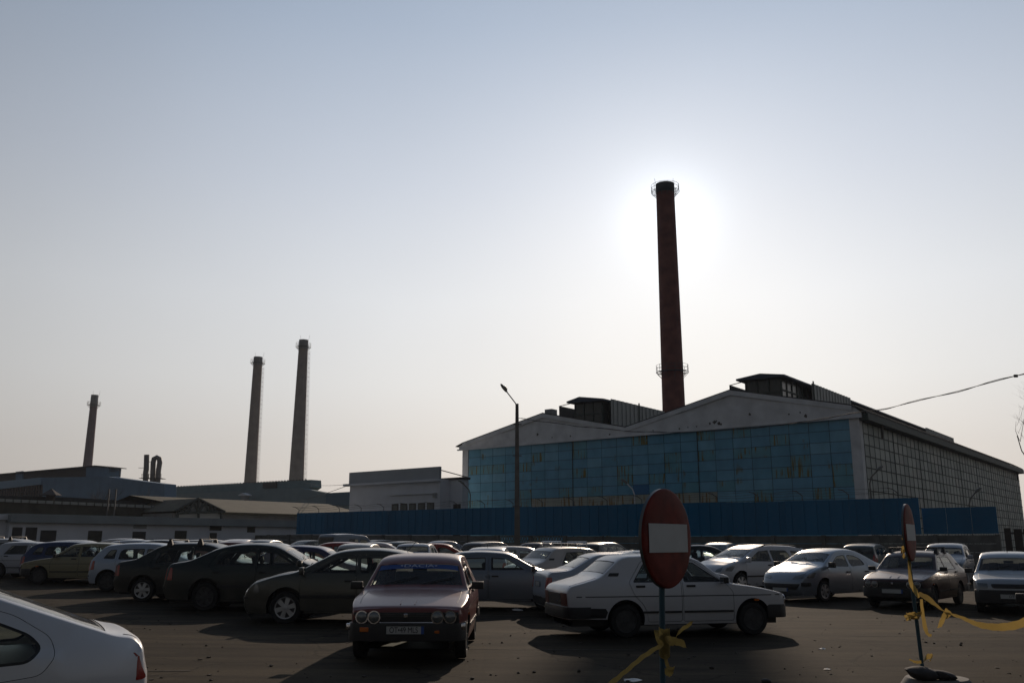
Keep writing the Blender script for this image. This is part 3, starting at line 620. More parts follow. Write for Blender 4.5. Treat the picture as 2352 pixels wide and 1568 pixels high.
SPECS['estate'] = dict(W=.88, belt=.97, H=1.54, wb=2.71, r=.315, ra=1.24, tum=.38, ft=.22, rt=.10, fl=.9, cabr=-1.9, rim='cover', ws=(5, 6), rg=(9, 10), hz=.87, mir=(.10, .08), mirpaint=1, mould=.52, mh=.025, wagon=1, seatx=.1,
    o=[(2.10, .20, 0, .08), (2.19, .34, .08, .10), (2.18, .52, .10, .10), (2.02, .76, .16, .09), (1.62, .93, .3, .07), (1.28, 1.02, .16, .06), (.36, 1.425, .34, .07), (-.2, 1.475, .3, .07), (-1.2, 1.46, .4, .07), (-1.92, 1.37, .14, .07), (-2.14, 1.0, .10, .07), (-2.18, .92, .08, .07), (-2.20, .56, .08, .08), (-2.22, .46, .06, .08), (-2.14, .24, 0, .06)],
    doors=[[(1.12, .26), (1.14, .80), (1.09, 1.0), (.40, 1.365), (-.08, 1.41), (-.14, .26)], [(-.16, .26), (-.10, 1.41), (-.98, 1.40), (-1.12, 1.2), (-1.18, .84), (-1.06, .66), (-.94, .42), (-.94, .26)]],
    wins=[[(.98, 1.00), (.38, 1.32), (-.09, 1.355), (-.12, .985)], [(-.20, .985), (-.16, 1.355), (-.94, 1.345), (-1.05, 1.2), (-1.09, .985)]], fixed=[[(-1.22, 1.0), (-1.16, 1.335), (-1.74, 1.29), (-1.90, 1.03)]],
    detail=det_modern([(.48, .66), (.80, .70), (.80, .90), (.70, .86), (.50, .74)], [(.62, .7), (.84, .7), (.82, 1.1), (.70, 1.1)], [(-.4, .5), (.4, .5), (.42, .62), (-.42, .62)], [(.5, .47), (.82, .47), (.82, .515), (.5, .515)], [(-.6, .25), (.6, .25), (.62, .40), (-.62, .40)]),
    hls=[(2.0, .70), (1.78, .68), (1.62, .84), (1.72, .86), (1.92, .80)], tls=[(-2.16, .72), (-2.06, .74), (-2.0, 1.10), (-2.06, 1.10)])
SPECS['round_sedan'] = dict(W=.835, belt=.93, H=1.455, wb=2.44, r=.295, ra=1.24, tum=.42, ft=.20, rt=.12, fl=.85, rl=.8, cabr=-1.2, rim='cover', ws=(5, 6), rg=(9, 10), hz=.80, mir=(.10, .075), mirpaint=0, wr=.10,
    o=[(1.98, .20, 0, .08), (2.06, .34, .08, .10), (2.06, .50, .10, .10), (1.92, .70, .14, .09), (1.50, .88, .4, .07), (1.14, .97, .16, .06), (.34, 1.36, .30, .07), (-.10, 1.40, .3, .07), (-.55, 1.385, .4, .07), (-.85, 1.32, .3, .07), (-1.62, 1.02, .12, .05), (-2.02, .96, .06, .04), (-2.08, .88, .05, .05), (-2.10, .56, .05, .07), (-2.12, .46, .08, .08), (-2.02, .25, 0, .06)],
    doors=[[(1.02, .25), (1.04, .78), (.98, .95), (.34, 1.300), (-.06, 1.335), (-.12, .25)], [(-.14, .25), (-.08, 1.335), (-.50, 1.32), (-.85, 1.22), (-1.10, .96), (-1.06, .80), (-.94, .62), (-.82, .42), (-.82, .25)]],
    wins=[[(.86, .965), (.32, 1.25), (-.08, 1.28), (-.10, .945)], [(-.18, .945), (-.15, 1.28), (-.50, 1.265), (-.80, 1.165), (-.95, .98)]],
    detail=det_modern([(.36, .62), (.74, .66), (.76, .80), (.70, .80), (.40, .70)], [(.56, .66), (.80, .66), (.80, .88), (.58, .88)], [(-.5, .34), (.5, .34), (.62, .50), (-.62, .50)], None, None),
    fb=(.44, .54, .02, .5, RUB), hls=[(1.92, .66), (1.70, .66), (1.58, .80), (1.66, .81), (1.84, .75)], tls=[(-2.06, .68), (-1.90, .68), (-1.90, .88), (-2.02, .88)])
SPECS['near_sedan'] = dict(W=.87, belt=.86, H=1.46, wb=2.51, r=.31, ra=1.24, tum=.50, ft=.2, rt=.20, fl=.85, rl=1.0, cabr=-1.1, rim='cover', ws=(5, 6), rg=(9, 10), hz=.64, mir=(.10, .075), mirpaint=1, wr=.22, gap=.004,
    o=[(2.02, .20, 0, .08), (2.10, .34, .08, .10), (2.10, .50, .10, .10), (1.96, .70, .14, .09), (1.52, .88, .4, .07), (1.12, .96, .16, .06), (.34, 1.36, .30, .07), (-.10, 1.42, .3, .07), (-.55, 1.415, .4, .07), (-.98, 1.35, .30, .06), (-2.05, .955, .06, .035), (-2.17, .935, .06, .035), (-2.22, .86, .08, .05), (-2.24, .62, .10, .08), (-2.24, .46, .08, .08), (-2.16, .25, 0, .06)],
    doors=[[(1.00, .25), (1.03, .78), (.96, .95), (.34, 1.300), (-.06, 1.345), (-.12, .25)], [(-.14, .25), (-.08, 1.345), (-.55, 1.345), (-1.05, 1.26), (-1.42, 1.135), (-1.64, .99), (-1.68, .87), (-1.60, .75), (-1.30, .715), (-.98, .68), (-.84, .44), (-.84, .25)]],
    wins=[[(.84, .985), (.32, 1.25), (-.08, 1.29), (-.10, .955)], [(-.18, .88), (-.15, 1.29), (-.52, 1.285), (-1.0, 1.21), (-1.32, 1.10), (-1.52, 1.01), (-1.60, .92), (-1.52, .83), (-1.15, .81)]],
    detail=det_modern([(.44, .62), (.80, .60), (.80, .80), (.48, .72)], [(.66, .66), (.80, .66), (.80, .85), (.69, .84)], [(-.34, .60), (.34, .60), (.36, .74), (-.36, .74)], None, None))
SPECS['van'] = dict(W=.92, belt=1.15, H=1.9, wb=2.75, r=.32, ra=1.2, tum=.12, ft=.15, rt=.06, cabr=-1.9, rim='steel', ws=(5, 6), rg=(8, 9), hz=.95, mir=(.12, .12), wagon=1, seatx=.4, tw=.19,
    o=[(2.02, .28, 0, .06), (2.10, .42, .08, .07), (2.08, .66, .10, .07), (1.96, .88, .10, .07), (1.7, 1.0, .2, .06), (1.45, 1.10, .14, .06), (.80, 1.74, .22, .07), (-.6, 1.85, .4, .07), (-2.02, 1.80, .12, .06), (-2.12, 1.15, .08, .05), (-2.15, .9, .06, .05), (-2.15, .5, .06, .05), (-2.08, .3, 0, .05)],
    doors=[[(1.20, .30), (1.22, .9), (1.16, 1.15), (.80, 1.60), (.10, 1.62), (.10, .30)], [(.06, .30), (.06, 1.66), (-.90, 1.66), (-.90, .30)]],
    wins=[[(1.02, 1.17), (.76, 1.50), (.18, 1.54), (.18, 1.15)], [(-.02, 1.15), (-.02, 1.56), (-.82, 1.56), (-.82, 1.15)]],
    detail=det_modern([(.5, .66), (.80, .66), (.80, .84), (.52, .82)], [(.76, .7), (.88, .7), (.88, 1.05), (.76, 1.05)], [(-.42, .64), (.42, .64), (.42, .78), (-.42, .78)]), fb=(.30, .56, .03, .4, RUB), rb=(.32, .52, .03, .3, RUB))
PROTO = {}
ALLCARS = []
def paint_tree(o, c, mt=None):
    for ch in o.children:
        if 'paint' in ch.keys(): ch.color = (c[0], c[1], c[2], c[3] if len(c) > 3 else 0)
        paint_tree(ch, c)
def car(key, x, y, heading, color, label, group, scale=(1, 1, 1), used={}):
    if key not in PROTO:
        rt, sh = make_car(key); PROTO[key] = (rt, sh)
    src, sh = PROTO[key]
    if key in used: o = copy_tree(src)
    else: o = src; used[key] = 1
    o.location = (x, y, gz(x, y)); o.rotation_euler = (0, 0, R(heading)); o.scale = scale
    o['label'] = label; o['category'] = 'car'; o['group'] = group
    paint_tree(o, color); ALLCARS.append((o, sh, key)); return o
def place(key, px, py, wheel, heading, color, label, group, scale=(1, 1, 1)):
    """the tyre `wheel` (fl, fr, rl, rr) touches the ground where the photo shows it"""
    gx, gy = ground(px, py); S = SPECS[key]; lx = (S['wb'] / 2) * (1 if wheel[0] == 'f' else -1) * scale[0]; ly = (S['W'] - .06) * (1 if wheel[1] == 'l' else -1)
    a = R(heading); return car(key, gx - (lx * cos(a) - ly * sin(a)), gy - (lx * sin(a) + ly * cos(a)), heading, color, label, group, scale)
def behind(key, px, Y, heading, color, label, group, scale=(1, 1, 1)):
    """body centre seen at column px, Y metres away"""
    return car(key, at(px, 1250, Y).x, Y, heading, color, label, group, scale)
# ------------------------------------------------------------------ ground
asph = bpy.data.materials.new('asphalt'); asph.use_nodes = True
def build_asphalt(m):
    t = m.node_tree; b = t.nodes['Principled BSDF']; L = t.links.new
    tcn = t.nodes.new('ShaderNodeTexCoord')
    def nz(scale, det, rough=.6, src=None):
        n = t.nodes.new('ShaderNodeTexNoise'); n.inputs['Scale'].default_value = scale; n.inputs['Detail'].default_value = det; n.inputs['Roughness'].default_value = rough; L(src or tcn.outputs['Object'], n.inputs[0]); return n.outputs[0]
    def ramp(src, p0, c0, p1, c1):
        r = t.nodes.new('ShaderNodeValToRGB'); e = r.color_ramp.elements; e[0].position = p0; e[0].color = (*c0, 1); e[1].position = p1; e[1].color = (*c1, 1); L(src, r.inputs[0]); return r.outputs[0]
    def mix(f, a, b_, bt='MIX'):
        n = t.nodes.new('ShaderNodeMix'); n.data_type = 'RGBA'; n.blend_type = bt
        for s_, v in ((n.inputs[0], f), (n.inputs[6], a), (n.inputs[7], b_)):
            if isinstance(v, (int, float)): s_.default_value = v
            elif isinstance(v, tuple): s_.default_value = (*v, 1)
            else: L(v, s_)
        return n.outputs[2]
    c = ramp(nz(.22, 4), .36, (.033, .027, .020), .66, (.064, .052, .037))
    mp = t.nodes.new('ShaderNodeMapping'); mp.inputs['Scale'].default_value = (.35, 1.6, 1); mp.inputs['Rotation'].default_value = (0, 0, .12); L(tcn.outputs['Object'], mp.inputs[0])
    st = ramp(nz(1.3, 8, .7, mp.outputs[0]), .35, (.60, .60, .62), .7, (1.25, 1.23, 1.18)); c = mix(1.0, c, st, 'MULTIPLY')
    c = mix(1.0, c, ramp(nz(38, 5, .7), .3, (.66, .66, .66), .72, (1.32, 1.3, 1.26)), 'MULTIPLY')
    spot = ramp(nz(.8, 3, .5), .70, (0, 0, 0), .78, (1, 1, 1)); c = mix(spot, c, mix(1., c, (.55, .55, .57), 'MULTIPLY'))
    w_ = t.nodes.new('ShaderNodeTexVoronoi'); w_.feature = 'DISTANCE_TO_EDGE'; w_.inputs['Scale'].default_value = .35
    wm = t.nodes.new('ShaderNodeVectorMath'); wm.operation = 'ADD'; wn = t.nodes.new('ShaderNodeTexNoise'); wn.inputs['Scale'].default_value = 1.1; wn.inputs['Detail'].default_value = 5; L(tcn.outputs['Object'], wn.inputs[0]); L(tcn.outputs['Object'], wm.inputs[0]); L(wn.outputs['Color'], wm.inputs[1]); L(wm.outputs[0], w_.inputs['Vector'])
    crk = ramp(w_.outputs[0], .003, (.45, .45, .45), .010, (1, 1, 1)); c = mix(1., c, crk, 'MULTIPLY')
    gr = ramp(nz(2.6, 9, .75), .60, (0, 0, 0), .70, (.8, .8, .8)); c = mix(gr, c, (.085, .069, .049)); oil = ramp(nz(.45, 5, .6), .60, (1, 1, 1), .68, (.5, .5, .52)); c = mix(1., c, oil, 'MULTIPLY')
    mt_ = t.nodes.new('ShaderNodeMapping'); mt_.inputs['Scale'].default_value = (.07, 1.5, 1); mt_.inputs['Rotation'].default_value = (0, 0, -.22); L(tcn.outputs['Object'], mt_.inputs[0])
    c = mix(1., c, ramp(nz(1.0, 3, .5, mt_.outputs[0]), .42, (.78, .78, .79), .60, (1.18, 1.17, 1.14)), 'MULTIPLY')
    vc = t.nodes.new('ShaderNodeTexVoronoi'); vc.distance = 'CHEBYCHEV'; vc.inputs['Scale'].default_value = .16; L(tcn.outputs['Object'], vc.inputs['Vector']); sx_ = t.nodes.new('ShaderNodeSeparateColor'); L(vc.outputs['Color'], sx_.inputs[0])
    c = mix(1., c, ramp(sx_.outputs[0], .0, (.80, .80, .80), 1., (1.16, 1.15, 1.12)), 'MULTIPLY')
    L(c, b.inputs['Base Color']); b.inputs['Roughness'].default_value = .93; b.inputs['Specular IOR Level'].default_value = .06
    bp = t.nodes.new('ShaderNodeBump'); bp.inputs['Strength'].default_value = .55; bp.inputs['Distance'].default_value = .015; L(nz(55, 6, .7), bp.inputs['Height']); L(bp.outputs[0], b.inputs['Normal'])
build_asphalt(asph)
def sheet(name, xs, ys, m, dz=0.):
    g = MB(); g.v = [(x, y, gz(x, y) + dz) for y in ys for x in xs]; n = len(xs)
    g.f = [(j * n + i, j * n + i + 1, (j + 1) * n + i + 1, (j + 1) * n + i) for j in range(len(ys) - 1) for i in range(n - 1)]; g.m = [0] * len(g.f)
    return g.build(name, m, smooth=True)
xs = [-3000, -1200, -500, -250, -120, -80] + [-60 + 2 * k for k in range(61)] + [80, 120, 250, 500, 1200, 3000]
ys = [-600, -200, -60] + [-20 + 2 * k for k in range(46)] + [80, 100, 150, 250, 500, 1200, 4000]
g_ = structure(sheet('ground', xs, ys, asph))
LINE = mat('worn_paint', (.12, .11, .095), .9, noise=.65, nscale=9, spec=.05)
lines = MB()
for (xa, ya), (xb, yb), wd in (((-1.2, 14.6), (1.9, 14.6), .04), ((6.2, 16.9), (9.0, 16.8), .035), ((-4.0, 11.8), (-7.5, 11.4), .05)):
    n = 8
    for k in range(n):
        a = k / n; c = (k + 1) / n; x1, y1, x2, y2 = xa + (xb - xa) * a, ya + (yb - ya) * a, xa + (xb - xa) * c, ya + (yb - ya) * c
        lines.add([(x1, y1 - wd / 2, gz(x1, y1) + .005), (x2, y2 - wd / 2, gz(x2, y2) + .005), (x2, y2 + wd / 2, gz(x2, y2) + .005), (x1, y1 + wd / 2, gz(x1, y1) + .005)], [(0, 1, 2, 3)])
ob = lines.build('road_marking', LINE); ob['kind'] = 'structure'
# loose clods and grit
rnd = random.Random(4); gr = MB()
def clod(M_, x, y, s, rr, flat=.5):
    bm = bmesh.new(); bmesh.ops.create_icosphere(bm, subdivisions=1, radius=s)
    for v in bm.verts: v.co = Vector((v.co.x * rr.uniform(.6, 1.4), v.co.y * rr.uniform(.6, 1.4), v.co.z * flat * rr.uniform(.6, 1.3)))
    bm.verts.index_update(); z = gz(x, y) + s * flat * .5; M_.add([(v.co.x + x, v.co.y + y, v.co.z + z) for v in bm.verts], [tuple(v.index for v in f.verts) for f in bm.faces]); bm.free()
for k in range(420):
    y = rnd.uniform(8.5, 22) ; x = rnd.uniform(-.62, .62) * y; clod(gr, x, y, rnd.choice((.008, .012, .012, .02, .03)), rnd, rnd.uniform(.3, .8))
o = gr.build('gravel', mat('dirt', (.045, .038, .03), .95)); o['kind'] = 'stuff'; o['label'] = 'small dark clods and grit scattered over the car park'; 
PAPER = mat('paper', (.62, .62, .6), .7)
for (px, py, s, lab) in ((1889, 1490, .05, 'crumpled white paper on sunlit asphalt near the yellow tape'), (1900, 1537, .045, 'small white scrap lying left of the concrete sign base'), (1452, 1563, .10, 'pale plastic lid on dark asphalt at the bottom edge beside the big sign pole'), (1187, 1401, .13, 'shiny flattened wrapper on the ground between red and white saloons')):
    x, y = ground(px, py); m = MB(); rr = random.Random(px)
    bm = bmesh.new(); bmesh.ops.create_icosphere(bm, subdivisions=2, radius=s)
    m.add([(v.co.x * rr.uniform(.7, 1.4), v.co.y * rr.uniform(.7, 1.3), max(0, v.co.z * rr.uniform(.1, .4)) + .005) for v in bm.verts], [tuple(v.index for v in f.verts) for f in bm.faces]); bm.free()
    ob = m.build('paper_scrap', PAPER); ob.location = (x, y, gz(x, y)); tag(ob, lab, 'litter', 'litter on the car park')

# ------------------------------------------------------------------ buildings
class Site:
    """a building whose front runs along D from P (ground plan); local x = along D, y = away from camera * sgn"""
    def __init__(s, name, label, cat, P, D, group=None):
        l = hypot(*D); s.D = (D[0] / l, D[1] / l); s.P = P; s.A = (-s.D[1], s.D[0])
        s.sg = 1 if s.A[1] > 0 else -1
        if s.sg < 0: s.A = (s.D[1], -s.D[0])
        s.root = root(name, label, cat, (P[0], P[1], 0), atan2(s.D[1], s.D[0]), group)
    def px(s, x, y, d=0.): return onplane(x, y, (s.P[0] + s.A[0] * d, s.P[1] + s.A[1] * d), s.D)
    def side(s, x, y, u):   # on the side plane at u: returns (depth, z)
        return onplane(x, y, (s.P[0] + s.D[0] * u, s.P[1] + s.D[1] * u), s.A)
    def slab(s, name, poly, d0, d1, m, parent=None):
        b = MB(); b.prism(poly, lambda a, z, t: (a, s.sg * t, z), d0, d1); return b.build(name, m, parent or s.root)
    def boxm(s, b, u0, u1, d0, d1, z0, z1, m=0):
        b.box(u0, u1, min(s.sg * d0, s.sg * d1), max(s.sg * d0, s.sg * d1), z0, z1, m)
    def box(s, name, u0, u1, d0, d1, z0, z1, m, parent=None):
        b = MB(); s.boxm(b, min(u0, u1), max(u0, u1), d0, d1, z0, z1); return b.build(name, m, parent or s.root)
DF = (-.790, .613); DS = (.613, .790)
BLUES = [clad_mat('blue_cladding_%s' % n, tuple(min(1, v * 1.55) for v in c), (.17, .15, .055), .02) for n, c in (('a', (.12, .27, .37)), ('b', (.10, .245, .34)), ('c', (.14, .295, .39)), ('d', (.11, .255, .36)))]
BLUES += [clad_mat('blue_cladding_stained', (.17, .39, .48), (.20, .17, .06), .22), mat('blue_cladding_royal', (.03, .15, .32), .6), clad_mat('cladding_cream', (.42, .44, .38), (.26, .16, .06), .2), mat('cladding_seam', (.05, .085, .10), .8)]
WHITE = mat('weathered_white', (.70, .715, .73), .85, noise=.22, nscale=.9, bump=.1)
WHITE2 = mat('white_render', (.62, .64, .68), .9, noise=.12, nscale=.6)
GREYR = mat('grey_render', (.30, .31, .31), .9, noise=.3, nscale=.8)
DARKROOF = mat('dark_roof', (.035, .037, .037), .8, noise=.3, nscale=1.5)
BROWN = mat('dark_brown_wall', (.055, .055, .042), .85, noise=.45, nscale=1.2)
TANR = mat('tan_roof', (.10, .09, .055), .9, noise=.35, nscale=1.0)
FRAME = mat('dark_green_frame', (.035, .055, .05), .7)
CORR = mat('pale_corrugated', (.30, .32, .31), .6, noise=.15, nscale=1)
CONC = mat('concrete', (.16, .165, .155), .9, noise=.4, nscale=1.8, bump=.2)
TEAL = mat('teal_grey_wall', (.15, .23, .25), .85, noise=.2, nscale=.5)
BLUEG = mat('blue_grey_wall', (.14, .24, .35), .85, noise=.2, nscale=.4)
PANE = [mat('dusty_pane_%s' % n, c, r_, spec=.3) for n, c, r_ in (('a', (.25, .29, .275), .6), ('b', (.30, .34, .32), .6), ('c', (.38, .42, .39), .6), ('d', (.20, .24, .23), .5), ('e', (.34, .36, .34), .6))]
DGLASS = mat('dark_glazing', (.03, .04, .04), .25)

# ---- main hall
hp = at(1973, 957, 73.5); H = Site('factory_hall', 'long blue panelled factory hall with twin white gables under the tallest chimney', 'factory hall', (hp.x, hp.y), DF)
LU = 43.1; ZW = 11.8; DEP = 74.0
pan = MB(); rnd = random.Random(11); cw = (LU - 1.6) / 24; rh = .935
special = {(11, 5): 5}
for c in range(24):
    for r_ in range(13):
        u0 = .8 + c * cw + .025; u1 = .8 + (c + 1) * cw - .025; z1 = ZW - .05 - r_ * rh - .02; z0 = z1 - rh + .045
        if z0 < 0: continue
        mi = rnd.choice((0, 0, 1, 2, 3, 3, 1)) if rnd.random() > .20 else 4
        if r_ == 6 and 7 <= c <= 18 and rnd.random() > .12: mi = 6
        if (c, r_) in special: mi = 5
        H.boxm(pan, u0, u1, -.03 - rnd.uniform(0, .015), .02, z0, z1, mi)
H.boxm(pan, .8, LU - .8, 0.01, .2, 0, ZW, 7)
for c in (8, 16): H.boxm(pan, .8 + c * cw - .04, .8 + c * cw + .04, -.09, 0, 0, ZW, 7)
pan.build('cladding', BLUES, H.root)
for u0, u1 in ((-.02, .8), (LU - .8, LU + .02)): H.box('corner_column', u0, u1, -.12, .7, 0, ZW, WHITE)
top = [H.px(*p) for p in ((1070, 1018), (1250, 950), (1440, 982), (1680, 897), (1958, 932))]
gab = [(LU + .5, ZW), (LU + .5, ZW + .35), (LU - .1, top[0][1])] + top[1:4] + [(top[4][0], top[4][1]), (-.25, 12.15), (-.25, ZW)]
H.slab('gable', gab, -.16, .3, WHITE)
low = [H.px(*p) for p in ((1069, 1022), (1143, 996), (1358, 973), (1445, 986), (1535, 955), (1672, 942), (1823, 921), (1938, 938), (1962, 944))]
gl_ = H.slab('gable_band', [(LU + .02, ZW + .02)] + [(a, b + .0) for a, b in low] + [(-.2, ZW + .02)], -.27, -.165, WHITE)
tr = MB()
pts = gab[2:7]
for a, b in zip(pts, pts[1:]): tr.prism([(a[0], a[1] - .42), (b[0], b[1] - .42), b, a], lambda u, z, t: (u, H.sg * t, z), -.34, -.17)
H.boxm(tr, -.3, LU + .6, -.38, -.17, ZW - .12, ZW + .02); tr.build('gable_trim', WHITE, H.root)
roof = MB(); rp = [(LU + .9, ZW + .3)] + pts + [(-.7, ZW + .25)]
for a, b in zip(rp, rp[1:]): roof.prism([(a[0], a[1] + .02), (b[0], b[1] + .02), (b[0], b[1] + .10), (a[0], a[1] + .10)], lambda u, z, t: (u, H.sg * t, z), -.30, DEP)
for k in range(150):
    d = .2 + k * .49; a, b = rp[4], rp[6]
    roof.prism([(rp[5][0], rp[5][1] + .10), (-.7, ZW + .35), (-.7, ZW + .41), (rp[5][0], rp[5][1] + .16)], lambda u, z, t: (u, H.sg * t, z), d, d + .12)
roof.build('roof', DARKROOF, H.root)
pp_ = MB(); rr_ = random.Random(31)
for x, y, s_ in ((1630, 972, .16), (1641, 969, .22), (1652, 971, .2), (1656, 974, .14), (1645, 966, .1), (1234, 998, .22), (1560, 984, .12), (1580, 981, .1), (1600, 979, .1), (1838, 947, .12), (1851, 955, .2), (1722, 951, .16), (1268, 1004, .1), (1310, 1001, .12), (1812, 951, .1), (1500, 988, .1), (1400, 997, .12)):
    u_, z_ = H.px(x, y, -.28); k_ = 9; pp_.prism([(u_ + s_ * rr_.uniform(.4, 1.1) * cos(2 * pi * i / k_), z_ + s_ * rr_.uniform(.4, 1.0) * sin(2 * pi * i / k_)) for i in range(k_)], lambda u, z, t: (u, H.sg * t, z), -.278, -.2705)
pp_.build('peeled_plaster', mat('bare_plaster', (.10, .095, .085), .95), H.root)
# glazed flank
gz_ = MB(); fr = MB(); rnd = random.Random(5); pw, ph = 1.46, .94
ncol = int((DEP - .8) / pw)
for c in range(ncol):
    for r_ in range(13):
        d0 = .75 + c * pw; z1 = ZW - .35 - r_ * ph; z0 = z1 - ph + .07
        if z0 < .2: continue
        mi = rnd.choice((0, 1, 1, 2, 0, 3, 2)) if rnd.random() > .06 else 4
        t_ = rnd.uniform(-.006, .006)
        gz_.add([(.0, H.sg * d0, z0), (.0 + t_, H.sg * (d0 + pw - .09), z0), (.0 + t_, H.sg * (d0 + pw - .09), z1), (.0, H.sg * d0, z1)], [(0, 1, 2, 3)], mi)
gz_.build('flank_glazing', PANE, H.root)
for c in range(ncol + 1):
    w2 = .10 if c % 6 == 0 else .05; d = .70 + c * pw; H.boxm(fr, -.03 if c % 6 else -.05, .06, d - w2 / 2, d + w2 / 2, 0, ZW - .3)
for r_ in range(14): H.boxm(fr, -.035 if r_ % 4 else -.045, .06, .7, DEP, max(0, ZW - .38 - r_ * ph), max(.06, ZW - .31 - r_ * ph))
H.boxm(fr, .05, .3, .7, DEP, 0, ZW - .3)
H.boxm(fr, -.75, .1, -.05, DEP, ZW - .30, ZW + .24); fr.build('flank_frame', FRAME, H.root)
gut = MB()
for d in (4.6, 70.): H.boxm(gut, -.5, -.35, d, d + .35, ZW - 1.4, ZW - .3)
gut.build('downpipe', mat('rusty_pipe', (.06, .05, .045), .8), H.root)
H.box('roof_vent', *[H.px(x, 950)[0] for x in (1246, 1262)], .4, 1.4, 14.6, 15.35, GREYR)
# roof lanterns
def lantern(eL, ap, eR, bL, bR, d0, panels, defl, u_ridge):
    pe = [H.px(*p, d0) for p in (eL, ap, eR)]; lft = H.px(*bL, d0)[0]; rgt = H.px(*bR, d0)[0]; zt = pe[0][1] - .12
    r0 = H.box('roof_lantern', rgt, lft, d0 + .3, DEP - 1, 12.8, zt, DGLASS)
    b = MB(); L_ = lft - rgt
    for k in range(4): H.boxm(b, rgt + L_ * k / 3 - .06, rgt + L_ * k / 3 + .06, d0 + .2, d0 + .32, 13, zt)
    for z in (zt - .1, zt - 1.5, zt - 2.6): H.boxm(b, rgt, lft, d0 + .2, d0 + .32, z, z + .12)
    for k in range(48): H.boxm(b, rgt - .08, rgt + .02, d0 + .3 + k * 1.35, d0 + .42 + k * 1.35, 13, zt)
    for z in (zt - .1, zt - 1.3): H.boxm(b, rgt - .09, rgt + .01, d0 + .3, DEP - 1, z, z + .12)
    b.build('lantern_frame', FRAME, r0)
    rf = MB(); rf.prism([pe[0], pe[1], pe[2], (pe[2][0], pe[2][1] - .18), (pe[0][0], pe[0][1] - .18)], lambda u, z, t: (u, H.sg * t, z), d0 - .5, DEP); rf.build('lantern_roof', mat('blue_black_roof', (.03, .05, .085), .7), r0)
    gp = MB(); gp.prism([(lft, zt - .1), (rgt, zt - .1), (pe[1][0], pe[1][1] - .2)], lambda u, z, t: (u, H.sg * t, z), d0 + .1, d0 + .3); gp.build('lantern_gable', mat('lantern_blue', (.04, .08, .14), .7), r0)
    ue = pe[2][0] - .1
    for xa, xb in panels:
        da = H.side(xa, 900, ue)[0]; db = H.side(xb, 900, ue)[0]; q = MB(); n = max(2, int((db - da) / .45))
        for k in range(n):
            w_ = (db - da) / n; H.boxm(q, ue - (.06 if k % 2 else .0), ue + .05, da + k * w_, da + (k + 1) * w_, 13.2, pe[2][1] + .12)
        q.build('wind_deflector', CORR, r0)
    q = MB(); ul = H.px(defl[0], defl[1], d0 + .8)[0]; zl = H.px(defl[0], defl[1], d0 + .8)[1]
    H.boxm(q, ul - .06, ul, d0 + .8, DEP - 1, 12.8, zl); q.tube([(ul, H.sg * (d0 + .8), zl - .05), (lft, H.sg * (d0 + .8), zl + .25)], .05, 6); q.build('wind_deflector', DARKROOF, r0)
    for d in (d0 + 6.8,):
        q = MB(); H.boxm(q, ue - .12, ue - .0, d, d + .14, 12.9, pe[2][1] + .35); q.build('lantern_post', FRAME, r0)
lantern((1307, 923), (1336, 912), (1392, 916), (1318, 940), (1380, 940), 7, [(1403, 1525)], (1284, 932), 31.9)
lantern((1695, 872), (1750, 859), (1806, 861), (1710, 880), (1791, 880), 7, [(1866, 1951), (2118, 2178)], (1675, 884), 11)

# ---- chimneys
BRICK = mat('dark_red_brick', (.24, .105, .08), .9, noise=.35, nscale=.7, bump=.15)
SOOT = mat('soot_band', (.12, .13, .125), .9, noise=.3, nscale=1)
GBRICK = mat('grey_brown_concrete', (.36, .31, .27), .9, noise=.25, nscale=.5)
RAIL = mat('rail_steel', (.10, .10, .10), .6)
def ring(b, z, r, t=.03, n=24): b.tube([(r * cos(2 * pi * k / n), r * sin(2 * pi * k / n), z) for k in range(n + 1)], t, 5, 0, False)
def platform(par, z, r, w_, hgt=1.1, t=.035):
    b = MB()
    for q in (.25, .5, .75, 1.0): ring(b, z, r + w_ * q - .03, t)
    for q in (hgt, hgt * .55): ring(b, z + q, r + w_ - .05, t * .8)
    for k in range(12):
        a = 2 * pi * k / 12; c, s_ = cos(a), sin(a); e = r + w_ - .05
        b.tube([(e * c, e * s_, z), (e * c, e * s_, z + hgt)], t, 5); b.tube([(e * c, e * s_, z - .05), (r * c, r * s_, z - w_ * 1.1)], t, 5)
    return b.build('platform', RAIL, par)
